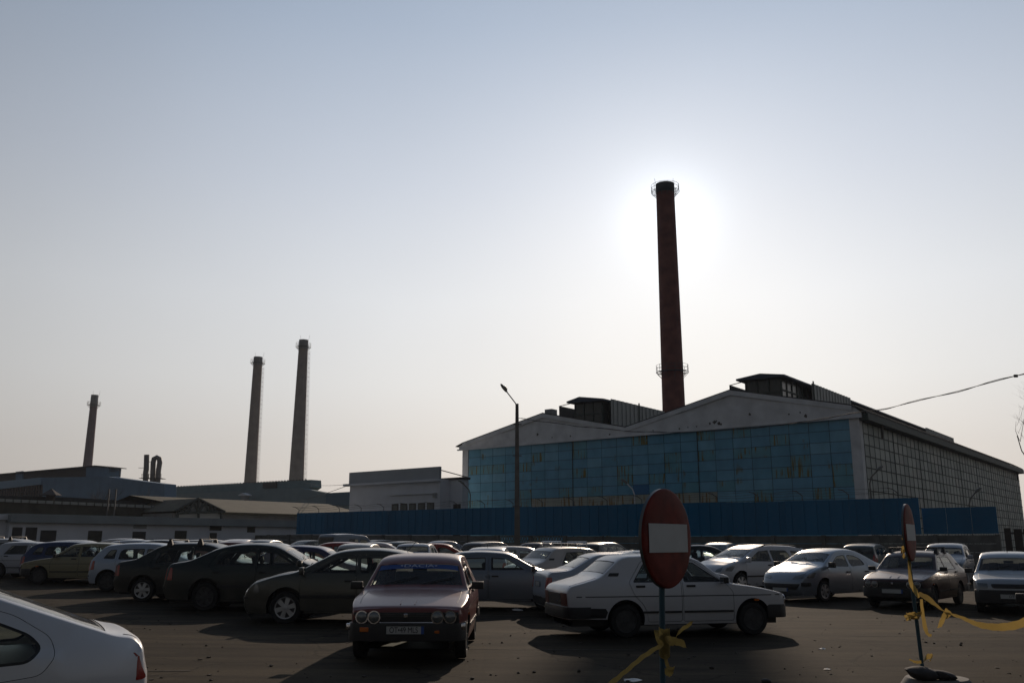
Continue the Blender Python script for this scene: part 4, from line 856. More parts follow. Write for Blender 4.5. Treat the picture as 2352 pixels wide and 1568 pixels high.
def chimney(lab, pxb, pxt, Y, wb_, wt, bandh, mats, plats, ladder=None, rods=True, name='chimney', bands=()):
    pb = at(*pxb, Y); pt = at(*pxt, Y); dep = lambda z: (Y * cos(TILT) + (z - EYE) * sin(TILT)) / FPX
    rb = wb_ / 2 * dep(pb.z); rt_ = wt / 2 * dep(pt.z); slope = (rb - rt_) / (pt.z - pb.z); r0 = rb + slope * pb.z; Hh = pt.z
    x = (pb.x + pt.x) / 2; c = root(name, lab, 'chimney', (x, Y, 0), 0, 'tall factory chimneys')
    R_ = lambda z: r0 - slope * z
    m = MB(); prof = [(r0, 0)]
    for z in bands: prof += [(R_(z) , z - .01), (R_(z) - .10, z)]
    zs = [k * (Hh - bandh) / 8 for k in range(1, 9)]
    m.lathe([(r0, 0)] + [(R_(z) + (.10 if any(z < bz for bz in bands) else 0), z) for z in zs], 40); m.build('stack', mats[0], c, True)
    m = MB(); zc = Hh - bandh; m.lathe([(R_(zc) + .02, zc), (R_(zc) + .05, zc + .1), (R_(Hh) + .05, Hh), (R_(Hh) - .25, Hh), (R_(Hh) - .25, Hh - 1.2)], 40); m.build('cap', mats[1], c, True)
    for py, w_ in plats: platform(c, at(pxb[0], py, Y).z, R_(at(pxb[0], py, Y).z), w_)
    if ladder is not None:
        b = MB(); a = ladder; ca, sa = cos(a), sin(a); px_, py_ = -sa, ca
        for o_ in (-.25, .25): b.tube([((R_(0) + .25) * ca + px_ * o_, (R_(0) + .25) * sa + py_ * o_, 6), ((R_(Hh - 3) + .25) * ca + px_ * o_, (R_(Hh - 3) + .25) * sa + py_ * o_, Hh - 3)], .035, 4)
        z = 8
        while z < Hh - 3:
            rr = R_(z) + .25; b.tube([(rr * ca + px_ * .3, rr * sa + py_ * .3, z), ((rr + .4) * ca + px_ * .28, (rr + .4) * sa + py_ * .28, z), ((rr + .4) * ca - px_ * .28, (rr + .4) * sa - py_ * .28, z), (rr * ca - px_ * .3, rr * sa - py_ * .3, z)], .03, 4); z += 1.3
        for o_ in (-.28, .28): b.tube([((R_(0) + .65) * ca + px_ * o_, (R_(0) + .65) * sa + py_ * o_, 8), ((R_(Hh - 3) + .65) * ca + px_ * o_, (R_(Hh - 3) + .65) * sa + py_ * o_, Hh - 3)], .025, 4)
        b.build('ladder', mat('pale_steel', (.28, .28, .29), .5), c)
    if rods:
        b = MB()
        for a in (.6, 2.4): b.tube([(rt_ * cos(a), rt_ * sin(a), Hh - 1), ((rt_ + .5) * cos(a), (rt_ + .5) * sin(a), Hh + 1.6)], .03, 4)
        b.build('lightning_rod', RAIL, c)
    return c
chimney('tallest dark red chimney rising behind the blue hall in front of the sun', (1547, 943), (1528, 424), 140, 52, 41, 1.6, (BRICK, SOOT), [(855, .85), (441, .85)])
chimney('grey brown chimney nearest the white office block, with a ladder on its right', (681, 1108), (697, 781), 240, 34, 20, 2.6, (GBRICK, GREYR), [(797, .85)], ladder=-.1)
chimney('grey brown chimney standing left of its slightly taller twin', (575, 1104), (593, 820), 255, 27.5, 19, 2.4, (GBRICK, GREYR), [(834, .85)], ladder=-.1)
chimney('smallest dark chimney far left behind the blue grey shed', (201, 1069), (218, 907), 300, 20, 15, 4, (mat('plum_brick', (.24, .18, .18), .9, noise=.3, nscale=.5), GREYR), [(930, 1.0)], rods=True)

# ---- white office block
p = at(1011, 1099, 92); F = Site('office_block', 'plain white flat roofed block left of the blue hall', 'building', (p.x, p.y), DF)
q = lambda x, y, d=0: F.px(x, y, d)
uL = q(804, 1113)[0]; zc = q(1011, 1099)[1]; zt = q(1011, 1071)[1]
F.box('wall', 0, uL, 0, 1.5, 0, zc, WHITE2); F.box('parapet', -.05, uL, -.18, .12, zc + .0, zt, mat('parapet_grey', (.36, .38, .40), .9, noise=.1, nscale=.5)); F.box('ledge', -.1, uL + .6, -.5, .2, zc - .25, zc - .02, WHITE2)
uA, zA = q(898, 1157); uB, zB = q(1000, 1155); zl = q(950, 1185)[1]
F.box('canopy', uB - .1, uA + .1, -.25, .05, q(950, 1133)[1] - .1, q(950, 1133)[1], WHITE2)
for k in range(5):
    a = uB + (uA - uB) * k / 5 + .15; b = uB + (uA - uB) * (k + 1) / 5 - .15
    w1 = F.box('window', a, b, -.04, .05, zl - 1, zA, mat('brown_frame', (.05, .045, .035), .7)); F.box('pane', a + .12, b - .12, -.06, -.041, zl - .9, zA - .15, mat('curtained_glass', (.13, .14, .12), .5, noise=.6, nscale=2, streak=True), w1)
F.box('meter_box', *[q(x, 1130)[0] for x in (1004, 998)], -.3, 0, q(1000, 1142)[1], q(1000, 1132)[1], GREYR)
u1 = q(1062, 1105, 1.5)[0]; z1 = q(1030, 1102, 1.5)[1]; F.box('wing', uL, u1, 1.503, 2.4, 0, z1, WHITE2); F.box('wing_roof', uL, u1 - .2, 1.3, 2.5, z1 + .003, z1 + .22, DARKROOF)
wn = F.box('window', q(1014.5, 1126, 1.5)[0], q(1033, 1126, 1.5)[0], 1.43, 1.52, q(1020, 1175, 1.5)[1], q(1020, 1126, 1.5)[1], mat('brown_frame')); 
gm = MB(); a0, a1 = q(1033, 1126, 1.5)[0], q(1014.5, 1126, 1.5)[0]; zz0, zz1 = q(1020, 1175, 1.5)[1], q(1020, 1126, 1.5)[1]
for i in range(2):
    for j in range(4): F.boxm(gm, a0 + .08 + (a1 - a0) * i / 2, a0 + (a1 - a0) * (i + 1) / 2 - .06, 1.40, 1.429, zz0 + .08 + (zz1 - zz0) * j / 4, zz0 + (zz1 - zz0) * (j + 1) / 4 - .06)
gm.build('pane', mat('yellowed_glass', (.22, .23, .17), .5), wn)
F.box('door', *[q(x, 1160, 1.5)[0] for x in (1058, 1042)], 1.44, 1.52, 0, q(1050, 1157, 1.5)[1], BROWN)
bb = MB(); bb.tube([(q(1012, 1080)[0], 0, q(1012, 1079)[1]), (q(1022, 1096)[0], F.sg * 4, z1 + .3)], .05, 5); bb.build('brace', RAIL, F.root)

# ---- hall behind the twin chimneys
p = at(690, 1101, 200); E_ = Site('shed_building', 'long teal grey works shed below the twin chimneys', 'building', (p.x, p.y), DF)
q = E_.px
E_.slab('roof_monitor', [q(376, 1117), q(697, 1100), q(698, 1117), q(690, 1123), q(376, 1139)], 2, 5, TEAL)
bb = MB()
for k in range(46):
    a = q(380 + k * 6.8, 1117 - k * .36); E_.boxm(bb, a[0] - .12, a[0] + .12, 1.8, 2.1, a[1] + .0, a[1] + .2)
bb.build('ridge_cap', DARKROOF, E_.root)
E_.slab('wall', [q(378, 1136), q(690, 1120), q(751, 1132), q(803, 1131), q(803, 1200), q(378, 1200)], 0, 1.9, mat('pale_teal', (.19, .26, .28), .85, noise=.15, nscale=.4))
E_.slab('louvre', [q(590, 1108), q(620, 1106), q(620, 1119), q(590, 1120)], 1.6, 2.0, DARKROOF)
E_.slab('annex', [q(751, 1132), q(804, 1129), q(804, 1160), q(751, 1160)], -.3, 0, mat('teal_blue', (.08, .15, .20), .8))
E_.slab('roof_vent', [q(576, 1138), q(590, 1138), q(588, 1150), q(579, 1150)], -3, -2, GREYR)
E_.slab('vent_cap', [q(574, 1137), q(583, 1133), q(593, 1137), q(593, 1139), q(574, 1139)], -3.2, -1.8, WHITE)

# ---- blue grey building far left
p = at(253, 1092, 165); C_ = Site('works_building', 'blue grey works building with rooftop monitor at far left', 'building', (p.x, p.y), DF); q = C_.px
C_.slab('wall', [q(98, 1096), q(245, 1094), q(378, 1111), q(378, 1170), q(98, 1170)], 0, 2.2, BLUEG)
C_.slab('fascia', [q(-60, 1112), q(98, 1096), q(98, 1112), q(-60, 1130)], -.4, 2.1, mat('pale_blue_band', (.21, .32, .42), .85))
C_.slab('side_wall', [q(-60, 1130), q(98, 1112), q(98, 1175), q(-60, 1175)], .2, 2.0, mat('brick_grid', (.13, .095, .08), .9, noise=.3, nscale=1.2))
bb = MB()
for k in range(24): 
    x = -50 + k * 6.2; a = q(x, 1129 - (x + 60) * .11); C_.boxm(bb, a[0] - .06, a[0] + .06, .0, .19, 0, a[1])
for k in range(5): bb.prism([q(-60, 1133 + k * 7), q(98, 1115 + k * 9), q(98, 1116.2 + k * 9), q(-60, 1134.2 + k * 7)], lambda u, z, t: (u, C_.sg * t, z), .0, .19)
bb.build('glazing_bars', mat('bar_dark', (.05, .05, .05), .8), C_.root)
C_.slab('roof_monitor', [q(-60, 1094, 3), q(198, 1070, 3), q(198, 1100, 3), q(-60, 1112, 3)], 3, 5, mat('monitor_brown', (.05, .042, .038), .85))
C_.slab('monitor_end', [q(198, 1070, 2.5), q(215, 1069, 2.5), q(250, 1073, 2.5), q(248, 1094, 2.5), q(197, 1094, 2.5)], 2.5, 5, BLUEG)
C_.slab('monitor_roof', [q(-60, 1092.5, 2), q(218, 1068, 2), q(254, 1072.5, 2), q(254, 1074, 2), q(218, 1069.8, 2), q(-60, 1094.5, 2)], 2, 5.2, DARKROOF)
C_.slab('monitor_panel', [q(36, 1083, 2.8), q(52, 1081, 2.8), q(52, 1102, 2.8), q(36, 1105, 2.8)], 2.8, 3.0, BLUEG)
bb = MB()
for pts in (((251, 1075), (275, 1079), (274, 1096)), ((250, 1081), (252, 1093)), ((251, 1093), (275, 1091)), ((251, 1081), (262, 1081), (274, 1079))):
    bb.tube([(q(x, y, 3)[0], C_.sg * 3, q(x, y, 3)[1]) for x, y in pts], .07, 5)
bb.build('railing', RAIL, C_.root)

# ---- ducts
p = at(350, 1100, 215); D_ = root('duct_cluster', 'cluster of tall pale exhaust ducts with a swan neck pipe beyond the sheds', 'ducts', (p.x, p.y, 0))
def lp(x, y, dy=0): v = at(x, y, 215 + dy); return (v.x - p.x, dy, v.z)
DUCT = mat('duct_metal', (.19, .18, .175), .6, noise=.3, nscale=.6)
for nm, pts, r_ in (('duct', [(334, 1110), (334.5, 1085), (336, 1075), (337, 1044)], .60), ('swan_neck', [(350, 1112), (351, 1085), (352, 1062), (354, 1053), (360, 1050), (366, 1053), (367, 1062), (364, 1080), (362, 1112)], .60)):
    b = MB(); b.tube([lp(*a) for a in pts], r_, 14); b.build(nm, DUCT, D_, True, ang=60)
b = MB(); b.box(-2.6, 2.6, -1.6, 1.6, lp(350, 1099)[2], lp(350, 1098)[2]); 
for x in (326, 331, 341, 347, 358, 370): b.tube([lp(x, 1098, -1), lp(x, 1088, -1)], .06, 4)
b.tube([lp(325, 1089, -1), lp(371, 1089, -1)], .06, 4); b.tube([lp(318, 1074), lp(333, 1074)], .07, 4); b.tube([lp(342, 1060), lp(352, 1060)], .08, 4); b.tube([lp(342, 1053), lp(342, 1098)], .05, 4); b.build('service_platform', RAIL, D_)

# ---- low white building with flat parapet
p = at(681, 1196, 86); A_ = Site('low_building', 'low white building with flat grey parapet and dark openings behind the left car rows', 'building', (p.x, p.y), DS)
q = A_.px; uA = q(25, 1177)[0]; zt = (q(681, 1196)[1] + q(25, 1177)[1]) / 2; zb = zt - .62; 
A_.box('wall', uA, 8, 0, 10, -.5, zb, WHITE2); A_.box('parapet', uA - .1, 8, -.35, 9.8, zb + .003, zt, mat('parapet_dull', (.27, .30, .31), .9, noise=.2, nscale=.6))
for x0, x1, y0, y1, mt in ((29, 52, 1210, 1240, RUB), (60, 86, 1210, 1240, RUB), (94, 130, 1217, 1245, RUB), (203, 235, 1218, 1245, BROWN), (307, 337, 1203, 1213, GREYR), (305, 335, 1220, 1245, RUB), (402, 429, 1218, 1245, BROWN), (482, 509, 1205, 1217.5, BROWN), (482, 498, 1223, 1245, BROWN), (568, 586, 1209, 1222, BROWN)):
    a = q(x0, y0); b_ = q(x1, y0); zlo = max(.4, q(x0, y1)[1])
    A_.box('window', a[0], b_[0], -.03, .08, min(zlo, a[1] - .3), a[1], mt)
k_ = at(21, 1182, 66); N_ = Site('kiosk', 'small white hut with dark opening at the far left edge', 'hut', (k_.x, k_.y), DS)
zk = N_.px(21, 1182)[1]; N_.box('roof', -10, 0, -.3, 4, zk - .35, zk, WHITE2); N_.box('wall', -10, -.1, 0, 3.8, -.3, zk - .353, WHITE2); N_.box('opening', -5, -.8, -.05, .05, 0, zk - .9, RUB)

# ---- shed with truss gable
p = at(540, 1175, 100); B_ = Site('truss_shed', 'brown roofed shed with an open truss gable porch behind the low white building', 'building', (p.x, p.y), DS)
q = B_.px; a = q(-80, 1143); b_ = q(410, 1168)
B_.box('long_wall', q(-80, 1143)[0], q(405, 1163)[0], 6, 12, 0, q(200, 1152, 6)[1], BROWN)
bb = MB(); n = 26; 
for k in range(n): 
    x0 = -80 + k * 485 / n; t = q(x0, 1141 + (x0 + 80) * .045, 5.8); t2 = q(x0 + 485 / n - 3, 1141 + (x0 + 80 + 485 / n) * .045, 5.8); B_.boxm(bb, t[0], t2[0], 5.75, 6.0, t[1] - .28, t[1])
bb.build('coping', mat('coping_pale', (.26, .27, .26), .85), B_.root)
B_.slab('upper_roof', [q(-80, 1136, 9), q(150, 1141, 9), q(430, 1158, 9), q(430, 1165, 9), q(-80, 1146, 9)], 9, 20, DARKROOF)
ez = q(600, 1178)[1]; rz = q(640, 1152, 9)[1]; ua = q(516, 1175)[0]; ub = q(860, 1185)[0] if q(860, 1185)[0] > ua else ua + 60
m = MB(); m.add([(ua - 1, -.3, ez), (ub, -.3, ez), (ub, 9, rz), (ua - 6, 9, rz)], [(0, 1, 2, 3)]); m.add([(ua - 1, -.3, ez - .25), (ub, -.3, ez - .25), (ub, -.3, ez), (ua - 1, -.3, ez)], [(0, 1, 2, 3)]); m.add([(ua - 6, 9, rz), (ub, 9, rz), (ub, 18, ez), (ua - 6, 18, ez)], [(0, 1, 2, 3)])
m.build('roof', TANR, B_.root)
B_.box('wall', ua - 6, ub, .4, 17, 0, ez - .25, GREYR)
ap = q(456, 1144, -.5); fl_ = q(402, 1173, -.5); fr_ = q(517, 1174, -.5)
m = MB(); m.add([(fl_[0], -.5, fl_[1]), (ap[0], -.5, ap[1]), (ap[0], B_.sg * 8, ap[1]), (fl_[0], B_.sg * 8, fl_[1]), (fr_[0], -.5, fr_[1]), (fr_[0], B_.sg * 8, fr_[1])], [(0, 1, 2, 3), (1, 4, 5, 2)]); m.build('porch_roof', TANR, B_.root)
tr = MB(); T_ = lambda x, y: (q(x, y, -.45)[0], -.45 * B_.sg, q(x, y, -.45)[1])
for a, b_ in (((402, 1173), (456, 1144)), ((456, 1144), (517, 1174)), ((408, 1178), (512, 1175)), ((456, 1144), (456, 1190)), ((430, 1159), (430, 1177)), ((445, 1151), (456, 1177)), ((445, 1151), (432, 1177)), ((470, 1152), (456, 1177)), ((470, 1152), (480, 1176)), ((484, 1158), (484, 1176)), ((497, 1164), (484, 1176)), ((418, 1165), (430, 1177)), ((508, 1175), (508, 1192)), ((408, 1178), (408, 1192))): tr.tube([T_(*a), T_(*b_)], .13, 6)
tr.build('truss', mat('truss_dark', (.04, .05, .045), .8), B_.root)
B_.slab('porch_wall', [q(408, 1177, .0), q(456, 1150), q(510, 1176), q(510, 1200), q(408, 1200)], 0, .3, mat('porch_grey', (.40, .43, .43), .9))
m = MB(); a = q(117, 1135, 8); m.tube([(a[0], B_.sg * 8, a[1] - 1.2), (a[0], B_.sg * 8, a[1])], .45, 8); m.lathe([(1.1, 0), (0, .7)], 8, 0, Matrix.Translation((a[0], B_.sg * 8, a[1] - .1))); m.build('roof_vent', mat('rusty_pipe'), B_.root)
for x in (251, 267): 
    m = MB(); a = q(x, 1123, 5); m.tube([(a[0], B_.sg * 5, 2), (a[0], B_.sg * 5, a[1])], .08, 6); m.build('vent_pipe', RAIL, B_.root)

# ---- perimeter fence
p = at(1480, 1157, 58); W_ = Site('perimeter_fence', 'concrete panel fence topped with dark blue metal sheets and barbed wire', 'fence', (p.x, p.y), DF)
q = W_.px; BLUEFS = [mat('blue_sheet_%s' % n, c, .6, noise=.18, nscale=.5, streak=True, spec=.2) for n, c in (('a', (.02, .14, .275)), ('b', (.023, .152, .295)), ('c', (.018, .127, .25)))]; BLUEF = BLUEFS[0]; rf_ = random.Random(6)
def fz(u): return gz(p.x + W_.D[0] * u, p.y + W_.D[1] * u)
u0, u1, u2, u3, u4 = q(2292, 1230)[0], q(2118, 1230)[0], q(1480, 1230)[0], q(682, 1226)[0], q(498, 1226)[0]
zt2, zb2 = q(1480, 1157)[1], q(1480, 1230)[1]
def lin(u, y0, y1, x0=682, x1=2118): return None
def topz(u):   # follows the photographed top and foot of the blue sheets
    A = [(q(682, 1178)), q(1187, 1164), q(1480, 1157), q(2118, 1143)]; A.sort(); 
    for a, b_ in zip(A, A[1:]):
        if a[0] <= u <= b_[0]: return a[1] + (b_[1] - a[1]) * (u - a[0]) / (b_[0] - a[0])
    return A[0][1] if u < A[0][0] else A[-1][1]
def botz(u):
    A = [q(682, 1226), q(1480, 1230), q(2118, 1226.5)]; A.sort()
    for a, b_ in zip(A, A[1:]):
        if a[0] <= u <= b_[0]: return a[1] + (b_[1] - a[1]) * (u - a[0]) / (b_[0] - a[0])
    return A[0][1] if u < A[0][0] else A[-1][1]
n = 14
for k in range(n):
    a = u1 + (u3 - u1) * k / n; b_ = u1 + (u3 - u1) * (k + 1) / n - .015
    m = MB(); nn = 10; dz_ = rf_.uniform(-.05, .03)
    for j in range(nn):
        c = a + (b_ - a) * j / nn; d = a + (b_ - a) * (j + 1) / nn; o_ = -.03 if j % 2 else 0
        m.prism([(c, botz(c)), (d, botz(d)), (d, topz(d) + dz_), (c, topz(c) + dz_ * .4)], lambda u, z, t: (u, W_.sg * t, z), -.08 + o_, -.03 + o_)
    m.build('metal_sheet', rf_.choice(BLUEFS), W_.root)
zr = q(2200, 1164)[1]; zr0 = q(2200, 1225)[1]
for k in range(3):
    a = u0 + (u1 - u0) * k / 3; W_.slab('metal_sheet', [(a, zr0), (a + (u1 - u0) / 3 - .02, zr0), (a + (u1 - u0) / 3 - .02, zr), (a, zr)], .3, .36, BLUEF)
u = u0; k = 0
while u < u4:
    W_.boxm_ = None
    W_.box('concrete_post', u - .10, u + .10, -.16, .06, fz(u) - .3, min(botz(u), 2.3 + fz(u)) - .02, CONC)
    e = min(u + 2.9, u4); z = fz(u) - .2; m = MB(); lattice = k in (9, 10, 21, 22, 23, 24, 27, 28, 29)
    zt_ = min(botz(u + 1.4), 2.35 + fz(u)) - .03; hgt = (zt_ - z) / 5
    for r_ in range(5):
        if r_ == 4 and lattice:
            for j in range(12):
                x = u + .1 + j * .225
                m.tube([(x, 0, z + r_ * hgt), (x + .22, 0, z + (r_ + 1) * hgt)], .03, 4); m.tube([(x + .22, 0, z + r_ * hgt), (x, 0, z + (r_ + 1) * hgt)], .03, 4)
            W_.boxm(m, u + .1, e - .1, -.03, .03, z + 5 * hgt - .05, z + 5 * hgt)
        else: W_.boxm(m, u + .1, e - .1, -.05 + .01 * (r_ % 2), .02, z + r_ * hgt, z + (r_ + 1) * hgt - .025)
    m.build('concrete_panel', CONC, W_.root); u += 2.9; k += 1
wires = [[], [], []]; u = u1 + 1
while u < u3:
    zt_ = topz(u) - .02; m = MB(); c = [(u, W_.sg * -.05, zt_ - .3), (u, W_.sg * -.05, zt_ + .30), (u + .22, W_.sg * -.25, zt_ + .52), (u + .42, W_.sg * -.42, zt_ + .56)]
    m.tube(c, .028, 5); m.build('barb_arm', RAIL, W_.root)
    for j, w_ in enumerate(wires): w_.append(Vector(c[1]).lerp(Vector(c[3]), j / 2)); 
    u += 2.6
m = MB(); rnd = random.Random(3)
for w_ in wires:
    pts = []
    for a, b_ in zip(w_, w_[1:]): pts += [a, a.lerp(b_, .5) - Vector((0, 0, rnd.uniform(.02, .12)))]
    m.tube(pts + [w_[-1]], .012, 4, 0, False)
m.build('barbed_wire', RAIL, W_.root)
Gt = Site('slatted_gate', 'dark brown slatted gate right of the blue fence', 'gate', (p.x + W_.D[0] * (u0 - .3), p.y + W_.D[1] * (u0 - .3)), (-DF[0], -DF[1]))
m = MB(); zg = q(2310, 1212)[1]
for k in range(26): Gt.boxm(m, k * .42, k * .42 + (.36 if k % 3 else .30), -.02, .02, .1, zg - (.05 if k % 4 else .0))
m.build('slats', mat('rust_brown', (.05, .042, .036), .85, noise=.3, nscale=2), Gt.root); m = MB()
for z in (.4, zg - .3): Gt.boxm(m, 0, 11, .03, .09, z, z + .1)
m.build('gate_rail', RAIL, Gt.root)

# ---- street lamp, drum, wire, yard lamps
lx = at(1187.5, 927, 56); POLE = mat('concrete_pole', (.17, .165, .15), .9, noise=.35, nscale=2, bump=.1)
SL = root('street_lamp', 'tall concrete lamp post with one bent arm and lamp head above the car park', 'street lamp', (lx.x, 56, gz(lx.x, 56)))
zt_ = lx.z - gz(lx.x, 56); m = MB(); m.box(-.17, .17, -.15, .15, 0, zt_ * .45); m.box(-.135, .135, -.12, .12, zt_ * .45 + .002, zt_ * .45 + .003)
m = MB(); m.v = [(sx * (.19 if z < 1 else .10), sy * .13 * (1 if z < 1 else .7), z) for z in (0, zt_) for sy in (-1, 1) for sx in (-1, 1)]; m.f = [(0, 2, 3, 1), (4, 5, 7, 6), (0, 1, 5, 4), (2, 6, 7, 3), (0, 4, 6, 2), (1, 3, 7, 5)]; m.m = [0] * 6
m.build('pole', POLE, SL)
m = MB(); h0 = at(1160, 896, 56); hl = Vector((h0.x - lx.x, -.3, h0.z - gz(lx.x, 56)))
m.tube([(-.05, 0, zt_ - 1.0), (-.06, 0, zt_ - .05), (-.10, -.02, zt_ + .04), hl], .035, 8); m.build('arm', RAIL, SL, True)
m = MB(); d = (hl - Vector((-.10, -.02, zt_ + .04))).normalized(); Mx = Matrix.Translation(hl) @ d.to_track_quat('Z', 'Y').to_matrix().to_4x4()
m.lathe([(.04, -.22), (.10, -.16), (.15, .0), (.15, .2), (.11, .36), (.05, .44), (0, .45)], 16, 0, Mx @ Matrix.Diagonal((1, .6, 1, 1))); m.build('lamp_head', mat('lamp_shell', (.14, .145, .13), .5), SL, True)
m = MB(); m.lathe([(.02, -.12), (.12, -.05), (.13, .1), (.08, .22), (0, .26)], 14, 0, Mx @ Matrix.Translation((.09, 0, 0))); m.build('lamp_glass', mat('lamp_diffuser', (.25, .25, .22), .3), SL, True)
m = MB(); 
for z in (zt_ * .36, zt_ * .67, zt_ - 1.35): m.box(-.28, .28, -.16, -.12, z, z + .06)
m.build('bracket', RAIL, SL)
CAB = mat('cable_black', (.015, .015, .015), .6); m = MB(); pts = []
cab = [(1191, 960), (1240, 967), (1325, 978), (1440, 989.5), (1530, 993), (1650, 989), (1800, 975.5), (1940, 952), (2040, 937), (2200, 898), (2352, 858), (2520, 812)]
for i, (x, y) in enumerate(cab): pts.append(at(x, y, 56 - 33 * ((x - 1191) / 1330)))
for a, off in ((0, 0.0), (1, .035)):
    pp = []
    for i in range(len(pts) - 1):
        for k in range(6): pp.append(pts[i].lerp(pts[i + 1], k / 6) + Vector((0, 0, off * sin((i * 6 + k) * .9))))
    m.tube(pp + [pts[-1]], .012, 6, 0, False)
ob = m.build('overhead_cable', CAB, None, True); tag(ob, 'twisted black overhead cable sagging from the lamp post across the blue hall', 'cable')
e = pts[-1]; ob = MB(); ob.lathe([(.18, 0), (.12, e.z + 1), (0, e.z + 1)], 12); ob = ob.build('utility_pole', POLE, None, True); ob.location = (e.x, e.y, 0); tag(ob, 'bare concrete pole carrying the far end of the overhead cable', 'pole')
m = MB(); nb = at(2333, 862, 56 - 33 * (1142 / 1330)); m.rbox(-.06, .06, -.03, .03, -.06, .03, .015); ob = m.build('cable_clamp', mat('rusty_pipe')); ob.location = nb; tag(ob, 'small rusty clamp on the overhead cable near the right edge', 'clamp')
m = MB()
for a, b_ in (((698, 1107), (804, 1112)), ((640, 1160), (803, 1113))):
    A0 = at(*a, 190); B0 = at(*b_, 95); m.tube([A0.lerp(B0, k / 10) - Vector((0, 0, 1.2 * sin(pi * k / 10) * .3)) for k in range(11)], .03, 4, 0, False)
ob = m.build('service_wire', CAB); tag(ob, 'thin wires running from the sheds to the white office block', 'cable')
dr = at(1191, 1253, 57.2); DR = root('oil_drum', 'rusty red drum at the foot of the lamp post', 'drum', (dr.x, 56.9, gz(dr.x, 57)))
m = MB(); m.lathe([(.29, 0), (.29, .3), (.305, .31), (.29, .33), (.29, .6), (.305, .61), (.29, .63), (.29, .95), (.27, .95)], 20); m.build('shell', mat('drum_red', (.16, .03, .02), .7, noise=.4, nscale=4), DR, True, ang=50)
m = MB(); m.lathe([(.27, .94), (.2, 1.02), (0, 1.06)], 20); m.build('lid', mat('drum_red'), DR, True)
def yard_lamp(x, y, base_y, Y, lab, flip=1, tilt=.5, pole=True, white=False):
    v = at(x, y, Y); b = root('yard_lamp', lab, 'yard lamp', (v.x + flip * .8, Y, 0), 0, 'small yard lamps along the hall'); m = MB()
    m.tube([(0, 0, 0 if pole else v.z - 1.8), (0, 0, v.z - 1.0), (-flip * .15, 0, v.z - .55), (-flip * .6, 0, v.z - .1)], .055, 8); m.build('pole', WHITE if white else POLE, b, True)
    m = MB(); M = Matrix.Translation((-flip * .85, 0, v.z + .02)) @ Matrix.Rotation(flip * .6, 4, 'Y'); m.lathe([(0, -.02), (.12, 0), (.13, .1), (.08, .18), (0, .2)], 12, 0, M @ Matrix.Diagonal((2.6, 1, 1, 1))); m.build('lamp_head', mat('lamp_shell'), b, True)
yard_lamp(1060, 1109, 0, 82, 'small yard lamp between white office block and blue hall', 1)
yard_lamp(1434, 1107, 0, 74, 'white post with small lamp in front of the blue hall wall', 1, white=True)
yard_lamp(2020, 1078, 0, 66, 'small lamp near the right corner of the blue hall', -1)
yard_lamp(2247, 1127, 0, 68, 'small lamp against the glazed flank of the hall', -1)

# ---- bare trees
TW = mat('twig_brown', (.075, .058, .05), .95)
def bare_tree(seed, h_, spread, lab, x, y, thick=.16, depth=6, base=.25, group=None):
    rr = random.Random(seed); rt = root('bare_tree', lab, 'tree', (x, y, gz(x, y)), 0, group); tk = MB(); cr_ = MB()
    def grow(p_, d, L, r_, lv):
        q_ = p_ + d * L; mid = p_.lerp(q_, .5) + Vector((rr.uniform(-1, 1), rr.uniform(-1, 1), 0)) * L * .06
        (tk if lv == 0 else cr_).tube([p_, mid, q_], [r_, r_ * .85, r_ * .7], 8 if lv < 2 else 4, 0, False)
        if lv >= depth: return
        for k in range(rr.choice((2, 3, 3)) if lv else 5):
            t = rr.uniform(.35, 1) if lv else rr.uniform(.55, 1); s_ = p_.lerp(q_, t)
            nd = (d + Vector((rr.uniform(-1, 1), rr.uniform(-1, 1), rr.uniform(-.1, .7))) * spread).normalized()
            grow(s_, nd, L * rr.uniform(.6, .82), r_ * .52 * (1.25 - .4 * t), lv + 1)
    grow(Vector((0, 0, 0)), Vector((0, 0, 1)), h_ * base, thick, 0); tk.build('trunk', TW, rt); cr_.build('crown', TW, rt)
    return rt
v = at(2436, 1000, 78); bare_tree(5, 21, .75, 'tall leafless tree reaching in at the right edge above the hall', v.x, 78, .22, 6, .3)
for i, (x, Y) in enumerate(((215, 118), (236, 120), (312, 122), (388, 128))):
    v = at(x, 1150, Y); bare_tree(20 + i, (9.5, 10.5, 10, 8.5)[i], .6, ('leafless thin tree before the blue grey building, below the small chimney', 'leafless tree just right of the thin tree before the blue grey building', 'leafless bushy tree below the exhaust ducts', 'leafless small tree behind the truss gable')[i], v.x, Y, .12, 5, .34, 'leafless trees beyond the sheds')
# ------------------------------------------------------------------ signs and tape
RED = mat('sign_red', (.17, .021, .013), .65, noise=.45, nscale=9, spec=.2)
SWHITE = mat('sign_white', (.46, .47, .46), .7, noise=.08, nscale=8)
SBACK = mat('sign_back', (.12, .13, .13), .5, .5)
SPOLE = mat('pole_teal', (.02, .07, .10), .5, .1, noise=.3, nscale=9)
TAPE = mat('yellow_tape', (.28, .21, .06), .6, noise=.3, nscale=12, spec=.3)
tb = TAPE.node_tree; _b = tb.nodes['Principled BSDF']; _t = tb.nodes.new('ShaderNodeBsdfTranslucent'); _t.inputs[0].default_value = (.42, .29, .09, 1); _m = tb.nodes.new('ShaderNodeMixShader'); _m.inputs[0].default_value = .4
tb.links.new(_b.outputs[0], _m.inputs[1]); tb.links.new(_t.outputs[0], _m.inputs[2]); tb.links.new(_m.outputs[0], tb.nodes['Material Output'].inputs[0])
